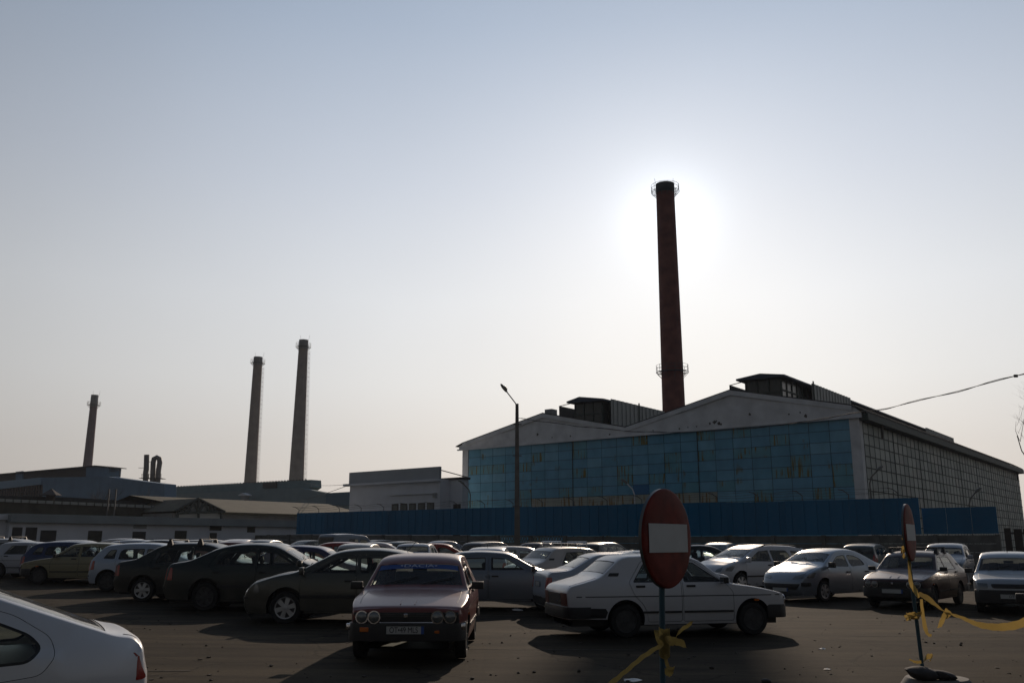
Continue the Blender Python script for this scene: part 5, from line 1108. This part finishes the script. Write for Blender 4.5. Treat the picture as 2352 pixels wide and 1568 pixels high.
def no_entry(label, cpx, Y, ang, dia, bpx, zb):
    c = at(cpx[0], cpx[1], Y); b = at(bpx[0], bpx[1], Y)
    k = (zb - b.z) / (c.z - b.z); base = b.lerp(c, k)
    rt = root('no_entry_sign', label, 'road sign', (base.x, base.y, zb), 0, 'no entry signs on posts'); L = c - base
    m = MB(); n = Vector((cos(ang), sin(ang), 0)); M = Matrix.Translation(L) @ n.to_track_quat('Z', 'Y').to_matrix().to_4x4(); r = dia / 2
    m.lathe([(0, 0), (r * .6, .002), (r * .95, .0), (r * .985, -.004), (r, -.012)], 64, 0, M); m.lathe([(r, -.012), (r, -.034), (r - .012, -.034)], 64, 1, M); m.lathe([(r - .012, -.03), (0, -.03)], 64, 1, M); m.build('disc', [RED, SBACK], rt, True, ang=60)
    q = n.to_track_quat('Z', 'Y').to_matrix(); up = Vector((0, 0, 1)); rgt = up.cross(n).normalized(); hw, hh = r * .79, r * .285
    m = MB(); o_ = L + n * .0035
    N_ = 12; vs = []
    for i in range(N_ + 1):
        for s in (-1, 1): vs.append(o_ + rgt * (-hw + 2 * hw * i / N_) + up * hh * s)
    m.add(vs, [(2 * i, 2 * i + 2, 2 * i + 3, 2 * i + 1) for i in range(N_)]); m.add([v + n * .0015 for v in vs], [(2 * i, 2 * i + 2, 2 * i + 3, 2 * i + 1) for i in range(N_)]); m.build('white_bar', SWHITE, rt)
    top = L * ((L.z + r * .55) / L.z) - n * .06; m = MB(); m.tube([(0, 0, 0), top], .020, 14); m.build('post', SPOLE, rt, True)
    m = MB()
    for s in (-.35, .35):
        z = L.z + s * r; cc = L * (z / L.z) - n * .045; m.box(-.05, .05, -.035, .012, -.012, .012, 0, Matrix.Translation(cc) @ Matrix.Rotation(atan2(rgt.y, rgt.x), 4, 'Z'))
    m.build('clamp', SBACK, rt)
    return rt, base, L
S1, b1, L1 = no_entry('large round red no entry sign on a teal post, nearest the camera', (1535, 1235), 6.15, R(-39), .655, (1530, 1566), .0)
S1.location.z = 0
S2, b2, L2 = no_entry('no entry sign turned almost edge on, standing in a concrete block at lower right', (2091.5, 1222), 10.3, R(-33.5), .63, (2119, 1525), .16)
cb = at(2151, 1545, 10.32); CBk = root('concrete_base', 'round flared concrete block holding the edge on sign post', 'sign base', (cb.x, cb.y, 0))
m = MB(); m.lathe([(.45, -.02), (.43, .02), (.33, .165), (.315, .18), (0, .18)], 28); ob = m.build('block', mat('pale_concrete', (.20, .19, .17), .9, noise=.35, nscale=5, bump=.4), CBk, True, ang=30)
def rock(name, lab, x, y, z, s, seed, tilt=0):
    rr = random.Random(seed); bm = bmesh.new(); bmesh.ops.create_icosphere(bm, subdivisions=3, radius=1); off = [Vector((rr.uniform(-1, 1), rr.uniform(-1, 1), rr.uniform(-1, 1))).normalized() for _ in range(7)]; rad = [rr.uniform(.72, .95) for _ in off]
    for v in bm.verts:
        for d, r_ in zip(off, rad):
            k = v.co.dot(d)
            if k > r_: v.co -= d * (k - r_)
        v.co += v.co.normalized() * rr.uniform(-.02, .02); v.co = Vector((v.co.x * s[0], v.co.y * s[1], v.co.z * s[2]))
    m = MB(); bm.verts.index_update(); m.add([v.co[:] for v in bm.verts], [tuple(v.index for v in f.verts) for f in bm.faces]); bm.free()
    o = m.build(name, mat('dark_stone', (.055, .05, .048), .9, noise=.4, nscale=9, bump=.5), None, True); o.location = (x, y, z); o.rotation_euler = (.05, tilt, .3); tag(o, lab, 'stone'); return o
s1 = at(2126, 1534, 10.12); rock('stone', 'dark flat stone wedged against the foot of the edge on sign post', s1.x - .03, 10.16, .245, (.20, .15, .072), 3, .12)
s1 = at(2168, 1543, 10.12); rock('stone', 'second dark stone resting to the right on the round concrete block', s1.x, 10.16, .225, (.16, .13, .05), 8, .18)
rock('stone', 'small dark stone lying on the asphalt at the bottom edge', ground(2621 / 1.49, 1566)[0], ground(1759, 1566)[1], .01, (.07, .06, .03), 12)

def ribbon(m, pts, w0, ups, n=10):
    P = [Vector(p) for p in pts]; rows = []
    for i in range(len(P) - 1):
        p0, p1, p2, p3 = P[max(i - 1, 0)], P[i], P[i + 1], P[min(i + 2, len(P) - 1)]
        for k in range(n):
            t = k / n; q_ = .5 * ((2 * p1) + (p2 - p0) * t + (2 * p0 - 5 * p1 + 4 * p2 - p3) * t * t + (3 * p1 - p0 - 3 * p2 + p3) * t ** 3)
            rows.append((q_, i + t))
    rows.append((P[-1], len(P) - 1)); vs = []
    for q_, t in rows:
        i = min(int(t), len(ups) - 2); f = t - i; u = Vector(ups[i][0]).lerp(Vector(ups[i + 1][0]), f).normalized(); w_ = w0 * (ups[i][1] + (ups[i + 1][1] - ups[i][1]) * f)
        for s in (-.5, -.17, .17, .5): vs.append(q_ + u * w_ * s + Vector((0, .003 * sin(t * 9 + s * 6), .0022 * sin(t * 13 + s * 9))))
    m.add(vs, [(4 * i + j, 4 * i + j + 1, 4 * i + j + 5, 4 * i + j + 4) for i in range(len(rows) - 1) for j in range(3)])
T1 = at(1524, 1484, 6.1); tp = root('caution_tape', 'yellow caution tape tied round the nearest sign post and running down left', 'caution tape', tuple(T1), 0, 'yellow caution tapes')
l1 = lambda x, y, Y: at(x, y, Y) - T1
m = MB(); ribbon(m, [l1(1524, 1478, 6.1), l1(1480, 1505, 5.75), l1(1432, 1545, 5.35), l1(1380, 1590, 4.95), l1(1300, 1680, 4.5)], .075, [((.1, 0, 1), .35), ((.3, .2, 1), .55), ((.5, .3, .9), .75), ((.5, .3, .9), .8), ((.5, .3, .9), .8)]); m.build('long_strip', TAPE, tp, True)
m = MB(); ribbon(m, [l1(1528, 1462, 6.05), l1(1545, 1478, 6.0), l1(1560, 1450, 6.02), l1(1590, 1430, 6.03)], .07, [((.4, 0, 1), .3), ((0, 0, 1), .35), ((.5, 0, 1), .7), ((.4, 0, .8), .5)]); m.build('loose_end', TAPE, tp, True)
m = MB(); ribbon(m, [l1(1530, 1466, 6.05), l1(1545, 1470, 5.98), l1(1574, 1478, 6.0)], .085, [((0, 0, 1), .4), ((-.2, 0, 1), .6), ((-.3, 0, 1), .6)]); m.build('loose_end', TAPE, tp, True)
m = MB(); rr = random.Random(2)
for k in range(7):
    a0 = rr.uniform(0, 6); pc = l1(1526, 1450 + k * 8, 6.14); pts = [pc + Vector((.036 * cos(a0 + j * .8), .036 * sin(a0 + j * .8), rr.uniform(-.012, .012))) for j in range(9)]
    ribbon(m, pts, .05, [((0, 0, 1), rr.uniform(.5, 1)) for _ in pts], 3)
ribbon(m, [l1(1518, 1458, 6.05), l1(1508, 1446, 6.02), l1(1512, 1470, 6.0), l1(1522, 1476, 6.03)], .05, [((1, 0, .3), .6), ((1, 0, 0), .6), ((.5, 0, 1), .6), ((0, 0, 1), .6)])
ribbon(m, [l1(1528, 1500, 6.1), l1(1534, 1530, 6.08), l1(1548, 1536, 6.05), l1(1540, 1545, 6.05), l1(1527, 1540, 6.05)], .04, [((1, 0, .2), .5), ((1, 0, .2), .6), ((.3, 0, 1), 1), ((.2, 0, 1), 1), ((0, 0, 1), 1)]); m.build('knot', TAPE, tp, True)
T2 = at(2116, 1370, 10.25); tp = root('caution_tape', 'yellow caution tape sagging from the edge on sign post towards the right edge', 'caution tape', tuple(T2), 0, 'yellow caution tapes')
l2 = lambda x, y, Y: at(x, y, Y) - T2
m = MB(); ribbon(m, [l2(2110, 1362, 10.25), l2(2135, 1376, 10.1), l2(2168, 1402, 9.95), l2(2210, 1418, 9.85), l2(2250, 1434, 9.75), l2(2300, 1439, 9.6), l2(2352, 1428, 9.5), l2(2420, 1385, 9.4)], .075, [((.3, 0, 1), .5), ((.4, .2, 1), .9), ((.2, .4, .6), .25), ((.1, .3, 1), .5), ((0, .2, 1), .8), ((0, .1, 1), 1.0), ((-.1, .1, 1), 1.1), ((-.2, 0, 1), 1)]); m.build('long_strip', TAPE, tp, True)
m = MB(); ribbon(m, [l2(2172, 1402, 9.95), l2(2166, 1420, 9.93), l2(2158, 1440, 9.93)], .075, [((1, 0, .2), .5), ((1, 0, .3), 1), ((1, 0, .3), .7)]); m.build('loose_end', TAPE, tp, True); m = MB(); ribbon(m, [l2(2170, 1400, 9.92), l2(2180, 1410, 9.9), l2(2174, 1420, 9.9)], .06, [((.5, 0, 1), .8), ((1, 0, .5), 1), ((1, 0, .2), .5)]); m.build('knot', TAPE, tp, True)
m = MB(); ribbon(m, [l2(2087, 1272, 10.36), l2(2089, 1300, 10.26), l2(2092, 1335, 10.18), l2(2100, 1352, 10.2), l2(2110, 1372, 10.2)], .07, [((1, 0, .1), .35), ((1, 0, .1), .5), ((1, .3, .2), .8), ((1, .2, .1), .9), ((1, 0, .3), .4)]); m.build('hanging_strip', TAPE, tp, True)
m = MB(); ribbon(m, [l2(2116, 1375, 10.2), l2(2119, 1405, 10.18), l2(2125, 1440, 10.15), l2(2132, 1456, 10.12), l2(2140, 1458, 10.1)], .06, [((1, 0, .1), .5), ((1, 0, .1), .6), ((1, 0, .2), .8), ((.3, 0, 1), .6), ((.2, 0, 1), .4)]); m.build('hanging_strip', TAPE, tp, True)
m = MB(); rr = random.Random(9)
for k in range(5):
    pc = l2(2100 - (k % 2) * 8 - k * 2, 1408 + k * 3, 10.2); pts = [pc + Vector((rr.uniform(-.07, .08), rr.uniform(-.03, .03), rr.uniform(-.02, .03))) for j in range(4)]
    ribbon(m, pts, .03, [((rr.uniform(-1, 1), 0, 1), 1) for _ in pts], 6)
m.build('knot', TAPE, tp, True); m = MB()
for k in range(4):
    pc = l2(2078 + rr.uniform(-2, 2), 1243 + k * 10, 10.32); pts = [pc + Vector((rr.uniform(-.04, .04), rr.uniform(-.03, .03), rr.uniform(-.03, .03))) for j in range(4)]
    ribbon(m, pts, .04, [((rr.uniform(-1, 1), 0, 1), 1) for _ in pts], 6)
m.build('knot', TAPE, tp, True)
m = MB(); 
ribbon(m, [l2(2121, 1518, 10.2), l2(2128, 1508, 10.15), l2(2140, 1507, 10.12), l2(2134, 1518, 10.1)], .06, [((.6, 0, 1), .8), ((.2, 0, 1), 1), ((.5, 0, 1), 1), ((1, 0, .3), .6)]); ribbon(m, [l2(2116, 1519, 10.2), l2(2102, 1519, 10.15), l2(2088, 1513, 10.1)], .04, [((0, 0, 1), .8), ((0, 0, 1), .7), ((.2, 0, 1), .3)]); m.build('loose_end', TAPE, tp, True)

# ------------------------------------------------------------------ cars
def rack(o, sh, kind='bars', xs=(.05, -.75)):
    m = MB()
    if kind == 'bars':
        for x in xs:
            z = sh.ztop(x); y = sh.F(x, z) ; m.rbox(x - .03, x + .03, -y - .02, y + .02, z + .13, z + .165, .012)
            for s in (-1, 1): m.add([(x - .09, s * (y + .03), z - .02), (x + .09, s * (y + .03), z - .02), (x + .03, s * (y + .0), z + .16), (x - .03, s * y, z + .16), (x - .09, s * (y - .08), z + .02), (x + .09, s * (y - .08), z + .02), (x + .03, s * (y - .05), z + .16), (x - .03, s * (y - .05), z + .16)], [(0, 1, 2, 3), (4, 5, 6, 7), (0, 3, 7, 4), (1, 2, 6, 5), (3, 2, 6, 7)])
    elif kind == 'rails':
        for s in (-1, 1):
            pts = [(x, s * (sh.F(x, sh.ztop(x)) - .03), sh.ztop(x) + (.045 if 0 < i < 7 else -.01) + .02) for i, x in enumerate([.25 - 2.0 * k / 7 for k in range(8)])]; m.tube(pts, .022, 6)
    else:
        for x in xs:
            z = sh.ztop(x) + .06; y = .55; m.tube([(x, -y, z), (x, -y, z + .12), (x, y, z + .12), (x, y, z)], .014, 5); m.tube([(x, -y, z + .17), (x, y, z + .17)], .012, 5)
            for s in (-1, 0, 1): m.tube([(x, s * y, z), (x, s * y, z + .17)], .012, 5)
        for s in (-1, 1): m.tube([(xs[0], s * .5, sh.ztop(xs[0]) + .18), (xs[1], s * .5, sh.ztop(xs[1]) + .18)], .012, 5)
    return m.build('roof_rack', RUB if kind != 'ladder' else CHROME, o, True)
def aerial(o, sh, x, y=0., L=.35, lean=-.5):
    m = MB(); z = sh.ztop(x) + .05; m.tube([(x, y, z), (x + lean * L, y, z + L * .8)], [.008, .004], 5); return m.build('aerial', RUB, o)
WH = (.52, .53, .55, 0); SIL = (.30, .33, .37, .55); G1 = 'cars in the front row of the car park'; G2 = 'cars parked in the middle rows'; G3 = 'cars parked in the shade along the fence'
# the two saloons alone in the foreground
red = place('dacia', 1067, 1512, 'fl', -90.5, (.155, .030, .022, 0), 'brown red saloon facing the camera with a blue sun strip across its windscreen', G1)
sh = PROTO['dacia'][1]
# plate, sun strip, radiator badge belong to this car only; later copies must not carry them, so they are made after all dacia copies
wd = place('dacia', 1438, 1464, 'rr', 13, WH, 'white saloon seen from its right side behind the large no entry sign', G1, (1.0, 1, 1.0))
octa = place('liftback', 654, 1431, 'fl', 180, (.075, .08, .07, .5), 'grey green liftback facing left, just left of the brown red saloon', G1)
dk = place('liftback', 468, 1402, 'rr', 1.5, (.012, .02, .019, .1), 'near black saloon with sloping tail, between the roof rack saloon and grey green liftback', G1, (.97, 1, 1.05))
lg = place('logan', 325, 1381, 'rr', 0, (.008, .014, .014, .1), 'black saloon with roof bars and silver six spoke wheel covers', G1)
po = place('hatch', 243, 1357, 'rr', 1, (.36, .42, .50, .2), 'pale blue hatchback with its red tail lamp beside the beige saloon', G1)
bg = place('dacia', 86, 1341, 'fl', 180, (.22, .20, .12, 0), 'beige saloon facing left in the left row', G1)
wl = behind('dacia', 95, 37.2, 0, (.40, .42, .46, 0), 'white saloon cut by the left edge of the photo, facing right', G1)
nv = behind('hatch', 185, 34.9, 0, (.01, .03, .10, .1), 'navy blue hatchback between the white saloon at the left edge and beige saloon', G1)
near = car('near_sedan', -4.82, 5.99, 210, (.58, .59, .61, .15), 'silver white saloon tail cut off at the bottom left corner', G1, (1, 1, .955))
s8 = place('liftback_small', 1252, 1401, 'fr', 0, (.15, .18, .22, .35), 'silver blue hatchback behind the brown red saloon, facing right', G1)
s9 = place('liftback_small', 1343, 1419, 'rr', 11, (.34, .38, .44, .1), 'pale blue saloon with narrow red tail lamp, tucked behind the white saloon', G1)
sw = place('estate', 1704, 1361, 'fl', 211, (.44, .46, .50, .15), 'white estate car with black roof rails, right of the large no entry sign', G1)
p2 = place('round_sedan', 1895, 1382, 'fl', 217, (.26, .30, .35, .55), 'silver blue rounded saloon with sun glinting on its bonnet, next to the white estate', G1)
bu = place('dacia', 2147, 1399, 'fl', 230, (.04, .010, .010, .2), 'dark burgundy saloon with small roof bars, behind the edge on sign', G1)
si = place('dacia_facelift', 2249, 1405, 'fr', 242, (.34, .37, .40, .3), 'silver white saloon with oval grille cut by the right edge', G1)
bk = car('dacia', 7.40, 11.55, 241, (.01, .01, .01, 0), 'black car of which only a chrome bumper corner shows at the right edge', G1)
FAR = [
 ('liftback_small', 718, 27.0, 0, (.03, .03, .09, .2), 'dark violet blue saloon behind the roofs of near black saloon and grey green liftback', G2, (1, 1, 1.03)),
 ('liftback', 560, 32.7, 0, (.10, .015, .015, .2), 'dark red saloon roof behind the windscreen of the black saloon with roof bars', G2, (1, 1, 1.03)),
 ('round_sedan', 634, 35.3, 0, SIL, 'silver saloon roof between dark red roof and violet blue saloon', G2, (1, 1, 1)),
 ('estate', 558, 50, 90, WH, 'white estate roof far back in line with the truss gable', G2, (1, 1, 1)),
 ('hatch', 613, 44, 85, (.10, .11, .12, .2), 'dark hatchback with one bright pillar beside the far white estate', G2, (1, 1, 1.05)),
 ('estate', 500, 40.5, 0, (.30, .28, .24, .2), 'cream estate roof just right of the black saloon roof bars', G2, (1, 1, 1)),
 ('estate', 404, 46.5, 0, (.34, .36, .38, .3), 'silver estate roof seen above the black saloon with roof bars', G2, (1, 1, 1)),
 ('liftback', 395, 38.5, 0, (.02, .02, .025, .1), 'black roof crossing behind the roof bars of the black saloon', G2, (1, 1, 1.04)),
 ('hatch', 336, 42.6, 0, SIL, 'silver hatchback roof above the pale blue hatchback', G2, (1, 1, 1.02)),
 ('hatch', 192, 44.6, 0, (.36, .37, .38, .2), 'light grey hatchback roof above the beige saloon', G2, (1, 1, 1)),
 ('estate', 268, 50.5, 175, WH, 'bright white estate roof glinting under the square windows of the low building', G2, (1, 1, 1)),
 ('estate', 40, 40.4, 0, (.30, .31, .32, .2), 'pale estate roof carrying a rack, above the white saloon at the left edge', G2, (1, 1, 1)),
 ('hatch', 765, 42, 180, (.22, .02, .015, .1), 'bright red hatchback facing left, in front of the far van', G2, (1, 1, 1)),
 ('hatch', 832, 36.5, 88, (.36, .34, .30, .2), 'cream hatchback seen from behind, right of the bright red hatchback', G2, (1, 1, 1)),
 ('round_sedan', 875, 46.5, 0, WH, 'white saloon roof arch between the two rear windows behind the liftback', G2, (1, 1, 1)),
 ('boxy_hatch', 960, 38.5, 87, WH, 'white hatchback seen from behind, left of the red saloon roof', G2, (1, 1, 1.04)),
 ('round_sedan', 1012, 43, 0, (.25, .03, .015, .1), 'orange red saloon facing right, above the roof of the brown red saloon', G2, (1, 1, 1)),
 ('hatch', 1126, 33.5, 86, SIL, 'silver hatchback seen from behind, above the roof of the silver blue hatchback', G2, (1, 1, .96)),
 ('boxy_hatch', 1196, 38, 3, (.40, .42, .45, .1), 'white hatchback with very dark side windows, just right of the lamp post foot', G2, (1, 1, 1)),
 ('dacia', 1325, 29.2, 30, (.38, .37, .36, 0), 'white saloon with a wire rack on its roof, seen from the rear corner', G2, (1, 1, 1.03)),
 ('liftback_small', 1490, 25.3, 8, WH, 'white saloon of which a strip of roof shows above the white saloon in front', G2, (1, 1, 1)),
 ('round_sedan', 1610, 36.5, 0, (.012, .014, .016, .1), 'black saloon facing right between large no entry sign and white estate', G2, (1, 1, 1.03)),
 ('van', 803, 60, 55, (.14, .18, .23, .1), 'grey blue van parked against the lattice fence', G3, (1, 1, 1)),
 ('hatch', 935, 60, 55, (.03, .05, .045, .1), 'dark green hatchback by the fence, right of the black estate', G3, (1, 1, 1)),
 ('estate', 882, 66, 55, (.03, .03, .035, .1), 'black estate by the fence, right of the grey blue van', G3, (1, 1, 1)),
 ('round_sedan', 1012, 57, 235, (.05, .075, .12, .3), 'dark blue car by the fence behind the orange red saloon', G3, (1, 1, 1.05)),
 ('liftback', 702, 66, 235, (.03, .035, .035, .1), 'charcoal car by the lattice fence, left of the grey blue van', G3, (1, 1, 1)),
 ('estate', 1130, 55, 55, (.04, .045, .05, .2), 'charcoal estate by the fence, left of the lamp post', G3, (1, 1, 1)),
 ('dacia', 1246, 53, 55, (.05, .02, .02, .1), 'dark maroon saloon by the fence, right of the lamp post', G3, (1, 1, 1.05)),
 ('estate', 1392, 50, 55, (.03, .035, .035, .1), 'dark estate by the fence under the lattice panels', G3, (1, 1, 1)),
 ('liftback', 1650, 47, 235, (.11, .14, .17, .3), 'steel blue car by the fence between black saloon and white estate', G3, (1, 1, 1.05)),
 ('estate', 1992, 43.5, 57, (.05, .065, .06, .2), 'dark green estate by the fence behind the silver blue rounded saloon', G3, (1, 1, 1)),
 ('hatch', 2172, 36, 238, (.20, .23, .27, .1), 'pale small van like hatchback behind the burgundy saloon', G3, (1, 1, 1.08)),
]
FC = {}
for key, px_, Y, hd, col_, lab, grp, sc in FAR:
    FC[lab] = behind(key, px_, Y, hd, col_, lab, grp, sc)
# one-off parts, added after every copy was taken
rack(lg, PROTO['logan'][1]); rack(sw, PROTO['estate'][1], 'rails'); rack(bu, sh, 'bars', (-.05, -.75)); rack(FC[FAR[19][5]], sh, 'ladder', (.0, -.95)); rack(FC[FAR[11][5]], PROTO['estate'][1], 'bars', (.0, -1.0)); rack(FC[FAR[6][5]], PROTO['estate'][1], 'rails')
aerial(octa, PROTO['liftback'][1], -1.0, 0, .35, -.7); aerial(lg, PROTO['logan'][1], .2, 0, .25, -.6); aerial(s8, PROTO['liftback_small'][1], -.8); aerial(p2, PROTO['round_sedan'][1], .1, 0, .15, -.4); aerial(si, sh, .0, 0, .14, -.3); aerial(po, PROTO['hatch'][1], -1.2, 0, .2, -.6); aerial(FC[FAR[17][5]], PROTO['hatch'][1], -1.0, 0, .2, -.5)
plate_on(red, sh, sh.xf + .085, .445, 1, 'OT\u202249 MLS', .0, .52, .104, .78)
plate_on(wd, sh, sh.xr - .030, .66, -1, '', 0, .44)
plate_on(bu, sh, sh.xf + .085, .445, 1, ''); plate_on(si, PROTO['dacia_facelift'][1], sh.xf + .095, .42, 1, 'OT', .0, .52, .085)
plate_on(p2, PROTO['round_sedan'][1], PROTO['round_sedan'][1].xf + .11, .34, 1, '')
plate_on(s9, PROTO['liftback_small'][1], PROTO['liftback_small'][1].xr - .06, .72, -1, '', 0, .44)
# blue sun strip on the brown red saloon
SUNB = mat('sunstrip_blue', (.012, .05, .22), .4); m = MB(); gi = [i for i, s_ in enumerate(sh.st) if s_[3] in ('wsg', 'wsr')]; i1 = gi[-1] - 1; V = [-.885, -.8, -.7, -.55, -.4, -.2, 0, .2, .4, .55, .7, .8, .885]
def wsp(f, v, off):   # f: distance down the screen from its top edge in metres
    a = Vector(sh.sp(gi[-1] + 1, v, off)); b_ = Vector(sh.sp(gi[0], v, off)); return a.lerp(b_, f / (a - b_).length)
vs = [wsp(f, v, .004) for f in (.022, .115 ) for v in V]
vs = [wsp(.022, v, .006) for v in V] + [wsp(.115 + .03 * (abs(v) ** 3), v, .006) for v in V]; n = len(V); m.add(vs, [(i, i + 1, n + i + 1, n + i) for i in range(n - 1)]); st_ = m.build('sun_strip', SUNB, red, True)
up = (wsp(.02, 0, 0) - wsp(.3, 0, 0)).normalized(); c = wsp(.068, 0, .016); zx = Vector((0, 1, 0)); nn_ = zx.cross(up)
T = Matrix.Translation(c) @ Matrix(((zx.x, up.x, nn_.x, 0), (zx.y, up.y, nn_.y, 0), (zx.z, up.z, nn_.z, 0), (0, 0, 0, 1)))
text_mesh('strip_lettering', '\u2022DACIA\u2022', .088, mat('strip_letter', (.45, .50, .62), .5), st_, T, .001, 1.75)
m = MB(); m.tube([(sh.xf - .0, -.60, .535), (sh.xf + .03, -.3, .54), (sh.xf + .04, .3, .54), (sh.xf, .60, .535)], .012, 6)
for s in (-1, 1): m.rbox(sh.xf + .01, sh.xf + .03, s * .78 - .03, s * .78 + .03, .44, .53, .01)
m.build('bumper_trim', CHROME, red, True)
m = MB(); m.rbox(sh.xf + .04, sh.xf + .062, .36, .46, .40, .44, .008); m.rbox(sh.xf + .04, sh.xf + .062, -.62, -.5, .42, .48, .008); m.build('fog_lamp', AMBER, red)
m = MB(); M = Matrix.Rotation(0, 4, 'Z'); m.tube([(PROTO['liftback'][1].xf + .0, 0, .66), (PROTO['liftback'][1].xf + .012, 0, .66)], .04, 12); m.build('badge', CHROME, octa)
for o, s_, k in ALLCARS:
    pass
for ob in bpy.data.objects:
    if 'paint' in ob.keys(): del ob['paint']
for o in (po, dk, nv, s9, FC[FAR[0][5]]):
    for ch in o.children:
        for g2 in ch.children:
            if g2.name.startswith('rim'): g2.material_slots[0].link = 'OBJECT'; g2.material_slots[0].material = STEEL
# footprint check
def corners(o, s_):
    a = o.rotation_euler.z; pts = []
    for x, y in ((s_.xf, s_.W), (s_.xf, -s_.W), (s_.xr, -s_.W), (s_.xr, s_.W)):
        x *= o.scale.x; y *= o.scale.y; pts.append((o.location.x + x * cos(a) - y * sin(a), o.location.y + x * sin(a) + y * cos(a)))
    return pts
def sat(A, B):
    for P in (A, B):
        for i in range(4):
            e = (P[(i + 1) % 4][0] - P[i][0], P[(i + 1) % 4][1] - P[i][1]); n = (-e[1], e[0]); a = [q[0] * n[0] + q[1] * n[1] for q in A]; b_ = [q[0] * n[0] + q[1] * n[1] for q in B]
            if max(a) < min(b_) or max(b_) < min(a): return False
    return True
CC = [(o, corners(o, s_)) for o, s_, k in ALLCARS]
for i in range(len(CC)):
    for j in range(i): 
        if sat(CC[i][1], CC[j][1]): print('OVERLAP', CC[i][0]['label'], tuple(CC[i][0].location), '|', CC[j][0]['label'], tuple(CC[j][0].location))
# ------------------------------------------------------------------ haze
if True:
    m = MB(); m.box(-420, 420, -60, 620, -1.2, 72); hz_ = m.build('haze', []) ; hz_.data.materials.clear()
    hm = bpy.data.materials.new('haze_air'); hm.use_nodes = True; t = hm.node_tree; t.nodes.clear(); pv = t.nodes.new('ShaderNodeVolumePrincipled'); o_ = t.nodes.new('ShaderNodeOutputMaterial'); t.links.new(pv.outputs[0], o_.inputs['Volume'])
    pv.inputs['Color'].default_value = (.85, .88, .95, 1); pv.inputs['Density'].default_value = .00030; pv.inputs['Anisotropy'].default_value = -.1
    hz_.data.materials.append(hm); hz_['kind'] = 'stuff'; hz_['label'] = 'thin pale haze over the whole works'
